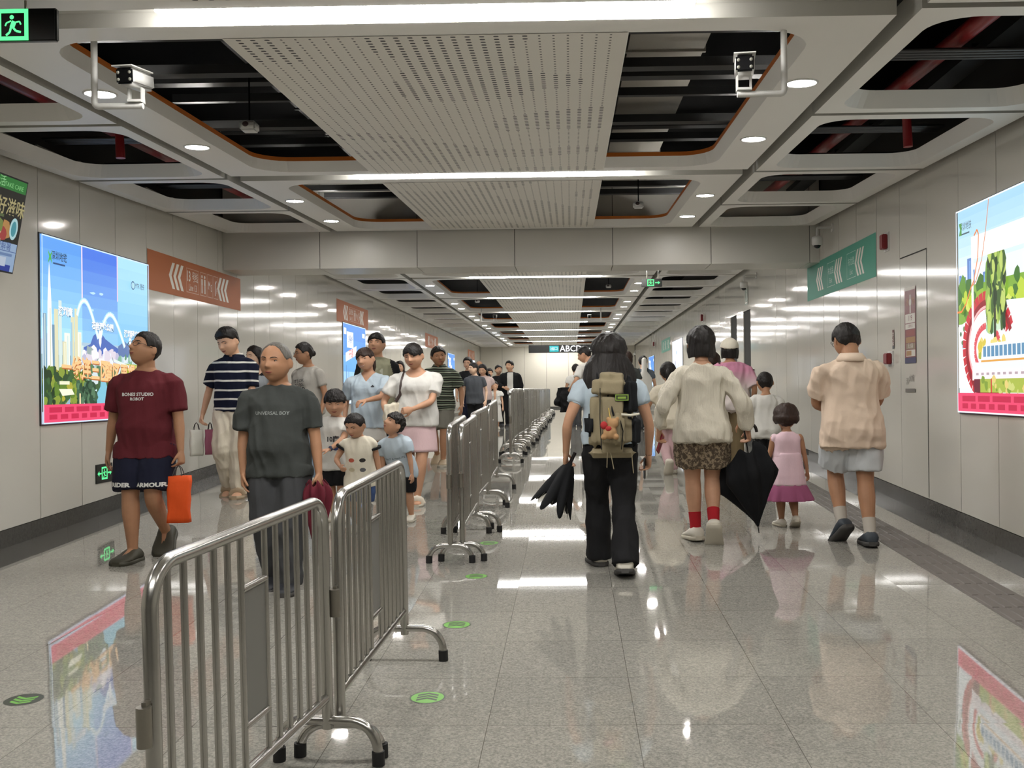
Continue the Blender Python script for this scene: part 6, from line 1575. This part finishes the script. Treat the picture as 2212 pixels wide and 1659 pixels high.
bm = bmesh.new(); tube(bm, [ax * -.02 + Vector((.0, 0, .0)), -ax * .10], .013, 10); obj('handle', bm, mat('umbrella_handle', '#1b1314', .35), t)
bm = bmesh.new()
for k in range(7):
    q = 2 * PI * k / 7; tube(bm, [ax * .0, ax * .305 + a * .245 * math.cos(q) + b * .135 * math.sin(q) + Vector((0, 0, -.03))], .0022, 5)
obj('ribs', bm, M_STEEL, t)
def phone(loc, label, col='#141416', rot=(0, 0, 0)):
    t = carry('phone', loc, label, 'phone'); t.rotation_euler = rot
    bm = bmesh.new(); box(bm, -.036, .036, -.005, .005, -.075, .075); bmesh.ops.bevel(bm, geom=bm.edges[:], offset=.004, segments=2, affect='EDGES'); obj('phone_case', bm, mat('phone_' + col[1:], col, .3), t)
    bm = bmesh.new(); box(bm, -.033, .033, .0045, .0058, -.071, .071); obj('screen', bm, M_CAMB, t)
phone(P23.wpos(P23.grip[0]), 'dark phone in the right hand of the backpack wearer', '#1a1a1c', (0, .15, 1.4))
phone(P24.wpos(P24.grip[1]) + Vector((-.005, 0, -.02)), 'red phone in the left hand of the white gauze shirt', '#8f1f2c', (0.2, .45, 1.2))
# shoulder bag of the pink skirt
t = carry('shoulder_bag', P10.wpos(P10.up(.108, .06, .565)), 'cream shoulder bag with dark brown strap beside the pink skirt', 'bag'); o0 = t.location.copy(); t.rotation_euler = (0, 0, P10.yaw)
def loc10(x, y, z): return P10.up(x, y, z) - P10.up(.108, .06, .565)
bm = bmesh.new(); sack(bm, .20, .10, .26, Matrix.Translation((.035, .02, .11)) @ Matrix.Rotation(.9, 4, 'Z') @ Matrix.Rotation(.12, 4, 'Y'), 1.15, .02, 3); bm = remesh(bm, .008, 5); wrinkle(bm, .012, 8, .5, 2); obj('bag_body', bm, CREAM, t, True)
bm = bmesh.new(); _c = P10.up(.108, .06, .565); tube(bm, [q - _c for q in [P10.up(.11, .10, .645)] + on_surface(P10.top_o, [P10.up(*q) for q in ((.085, .095, .69), (.075, .088, .74), (.072, .068, .79), (.070, .01, .836), (.085, -.055, .80), (.105, -.055, .72))], .005) + [P10.up(.125, .0, .645)]], [(.004, .016)] * 8, 8); obj('strap', bm, mat('brown_leather', '#33231e', .5), t)
# backpack
PK = cloth('pack_khaki', '#8b8067', bstr=.4); PKB = cloth('pack_black', '#15171a'); t = carry('backpack', P23.wpos(P23.up(0, -.075, .60)), 'khaki and black hiking backpack worn by the long-haired walker', 'backpack'); t.rotation_euler = (0, 0, P23.yaw)
def rb(bm, x0, x1, y0, y1, z0, z1, be=.03, M=None):
    k = bmesh.new(); box(k, x0, x1, y0, y1, z0, z1); bmesh.ops.bevel(k, geom=k.edges[:], offset=be, segments=4, affect='EDGES'); bmesh.ops.subdivide_edges(k, edges=k.edges[:], cuts=1, use_grid_fill=True); k.normal_update()
    for v in k.verts: v.co += v.normal * .010 * noise.noise(v.co * 13)
    add_bm(bm, k, M or Matrix())
bm = bmesh.new(); rb(bm, -.145, .135, -.215, -.02, -.13, .31, .07); rb(bm, -.15, -.08, -.16, -.03, -.10, .02, .03); bm = remesh(bm, .010, 8); wrinkle(bm, .006, 9, .7, 3); obj('main_bag', bm, PK, t, True)
bm = bmesh.new(); rb(bm, -.150, .095, -.225, -.01, .21, .395, .05, Matrix.Rotation(.06, 4, 'Y')); bm = remesh(bm, .010, 4); wrinkle(bm, .007, 9, .7, 5); obj('lid', bm, PK, t, True)
bm = bmesh.new(); rb(bm, .055, .165, -.215, -.03, .10, .385, .045); rb(bm, .11, .185, -.17, -.03, -.09, .12, .03); bm = remesh(bm, .010, 6); wrinkle(bm, .005, 9, .7, 6); obj('side_panel', bm, PKB, t, True)
bm = bmesh.new(); rb(bm, -.185, -.10, -.15, -.02, -.02, .13, .03); obj('side_panel', bm, PKB, t, True)
bm = bmesh.new(); rb(bm, -.06, .075, -.245, -.17, -.09, .14, .035); bm = remesh(bm, .010, 6); wrinkle(bm, .005, 9, .7, 7); obj('front_pocket', bm, PK, t, True)
bm = bmesh.new(); rb(bm, -.165, .165, -.13, -.02, -.165, -.095, .03); bm = remesh(bm, .010, 6); obj('hip_belt', bm, PK, t, True)
bm = bmesh.new(); box(bm, .01, .10, -.222, -.212, .215, .262); obj('badge', bm, mat('badge_dark', '#23291f', .6), t); A = Art(facing(.012, -.224, .218)); A.ring(0, 0, .086, .04, .006, mat('badge_green', '#7f9a3c', .5)); A.rect(.015, .012, .07, .026, mat('badge_green', '#7f9a3c', .5)); A.done('badge_print', t)
for q in ([(-.07, -.12, .37), (-.02, -.20, .20), (.0, -.235, .12)], [(.04, -.215, .10), (.06, -.23, .02), (.05, -.2, -.1)], [(-.085, -.20, .30), (-.09, -.225, .10), (-.08, -.21, -.10)], [(-.04, -.18, -.12), (-.045, -.19, -.22)], [(.12, -.16, -.12), (.13, -.17, -.26)], [(-.02, -.18, -.12), (.0, -.19, -.23)]):
    bm = bmesh.new(); tube(bm, q, [(.003, .010)] * len(q), 6); obj('webbing', bm, PK if q[-1][2] < -.2 else PKB, t)
bm = bmesh.new(); tube(bm, [(.05, -.218, .128), (.11, -.225, .122), (.17, -.20, .13)], [(.004, .009)] * 3, 6); obj('pale_strap', bm, mat('pale_webbing', '#c9c4b4', .7), t)
for s in (-1, 1):
    bm = bmesh.new(); tube(bm, [P23.up(s * .055, y, z) - P23.up(0, -.075, .60) for y, z in ((-.09, .78), (-.045, .842), (.03, .846), (.085, .79), (.09, .70), (.04, .62), (-.06, .58))], [(.006, .022)] * 7, 8); obj('shoulder_strap', bm, PKB, t, True)
t2 = carry('plush_keyring', t.location + Vector((-.02, -.27, .06)), 'small brown and red plush keyring hanging on the khaki backpack', 'keyring')
bm = bmesh.new(); ellipsoid(bm, (0, 0, -.045), (.045, .035, .045)); ellipsoid(bm, (.02, .0, .012), (.038, .03, .034)); [ellipsoid(bm, (.02 + s * .03, 0, .042), (.014, .010, .014)) for s in (-1, 1)]; [ellipsoid(bm, (s * .04, -.01, -.075), (.02, .022, .02)) for s in (-1, 1)]; k = remesh(bm, .006, 2); obj('plush_body', k, mat('plush_brown', '#a8835c', .95), t2, True)
bm = bmesh.new(); ellipsoid(bm, (-.038, -.006, .0), (.024, .024, .026)); ellipsoid(bm, (-.01, -.03, -.02), (.02, .012, .016)); obj('ribbon', bm, mat('plush_red', '#a3282a', .9), t2, True)
bm = bmesh.new(); tube(bm, [(.01, 0, .03), (.0, .02, .07), (-.005, .04, .11)], .004, 6); obj('cord', bm, mat('keyring_cord', '#b79a4a', .6), t2)
# instrument case and jacket far back
t = carry('instrument_case', P31.wpos(P31.up(0, -.09, .60)), 'white soft instrument case on the back of the grey-blue tee', 'instrument case'); t.rotation_euler = (0, 0, .05)
bm = bmesh.new(); n = 24; loft(bm, [[(rx * math.cos(2 * PI * i / n), -.09 + .06 * math.sin(2 * PI * i / n), z) for i in range(n)] for rx, z in ((.10, -.32), (.21, -.28), (.23, -.1), (.17, .05), (.19, .16), (.13, .26), (.065, .34), (.06, .62), (.03, .66))]); obj('case_body', bm, WH, t, True)
for s in (-1, 1):
    bm = bmesh.new(); tube(bm, [P31.up(s * .06, y, z) - P31.up(0, -.09, .60) for y, z in ((-.09, .78), (-.03, .84), (.06, .82), (.08, .70), (.0, .60), (-.08, .58))], [(.006, .022)] * 6, 8); obj('strap', bm, PKB, t)
t = carry('jacket', P32.wpos(P32.grip[1]) + Vector((0, 0, .0)), 'black jacket bundled in the hand of the person in white shirt', 'jacket')
bm = bmesh.new(); sack(bm, .20, .16, .42, Matrix.Translation((-.04, 0, .12)), .75, .07, 5); sack(bm, .12, .10, .30, Matrix.Translation((-.12, -.03, .10)) @ Matrix.Rotation(.25, 4, 'Y'), .6, .05, 8); obj('jacket_cloth', remesh(bm, .014, 3), BLK, t, True)
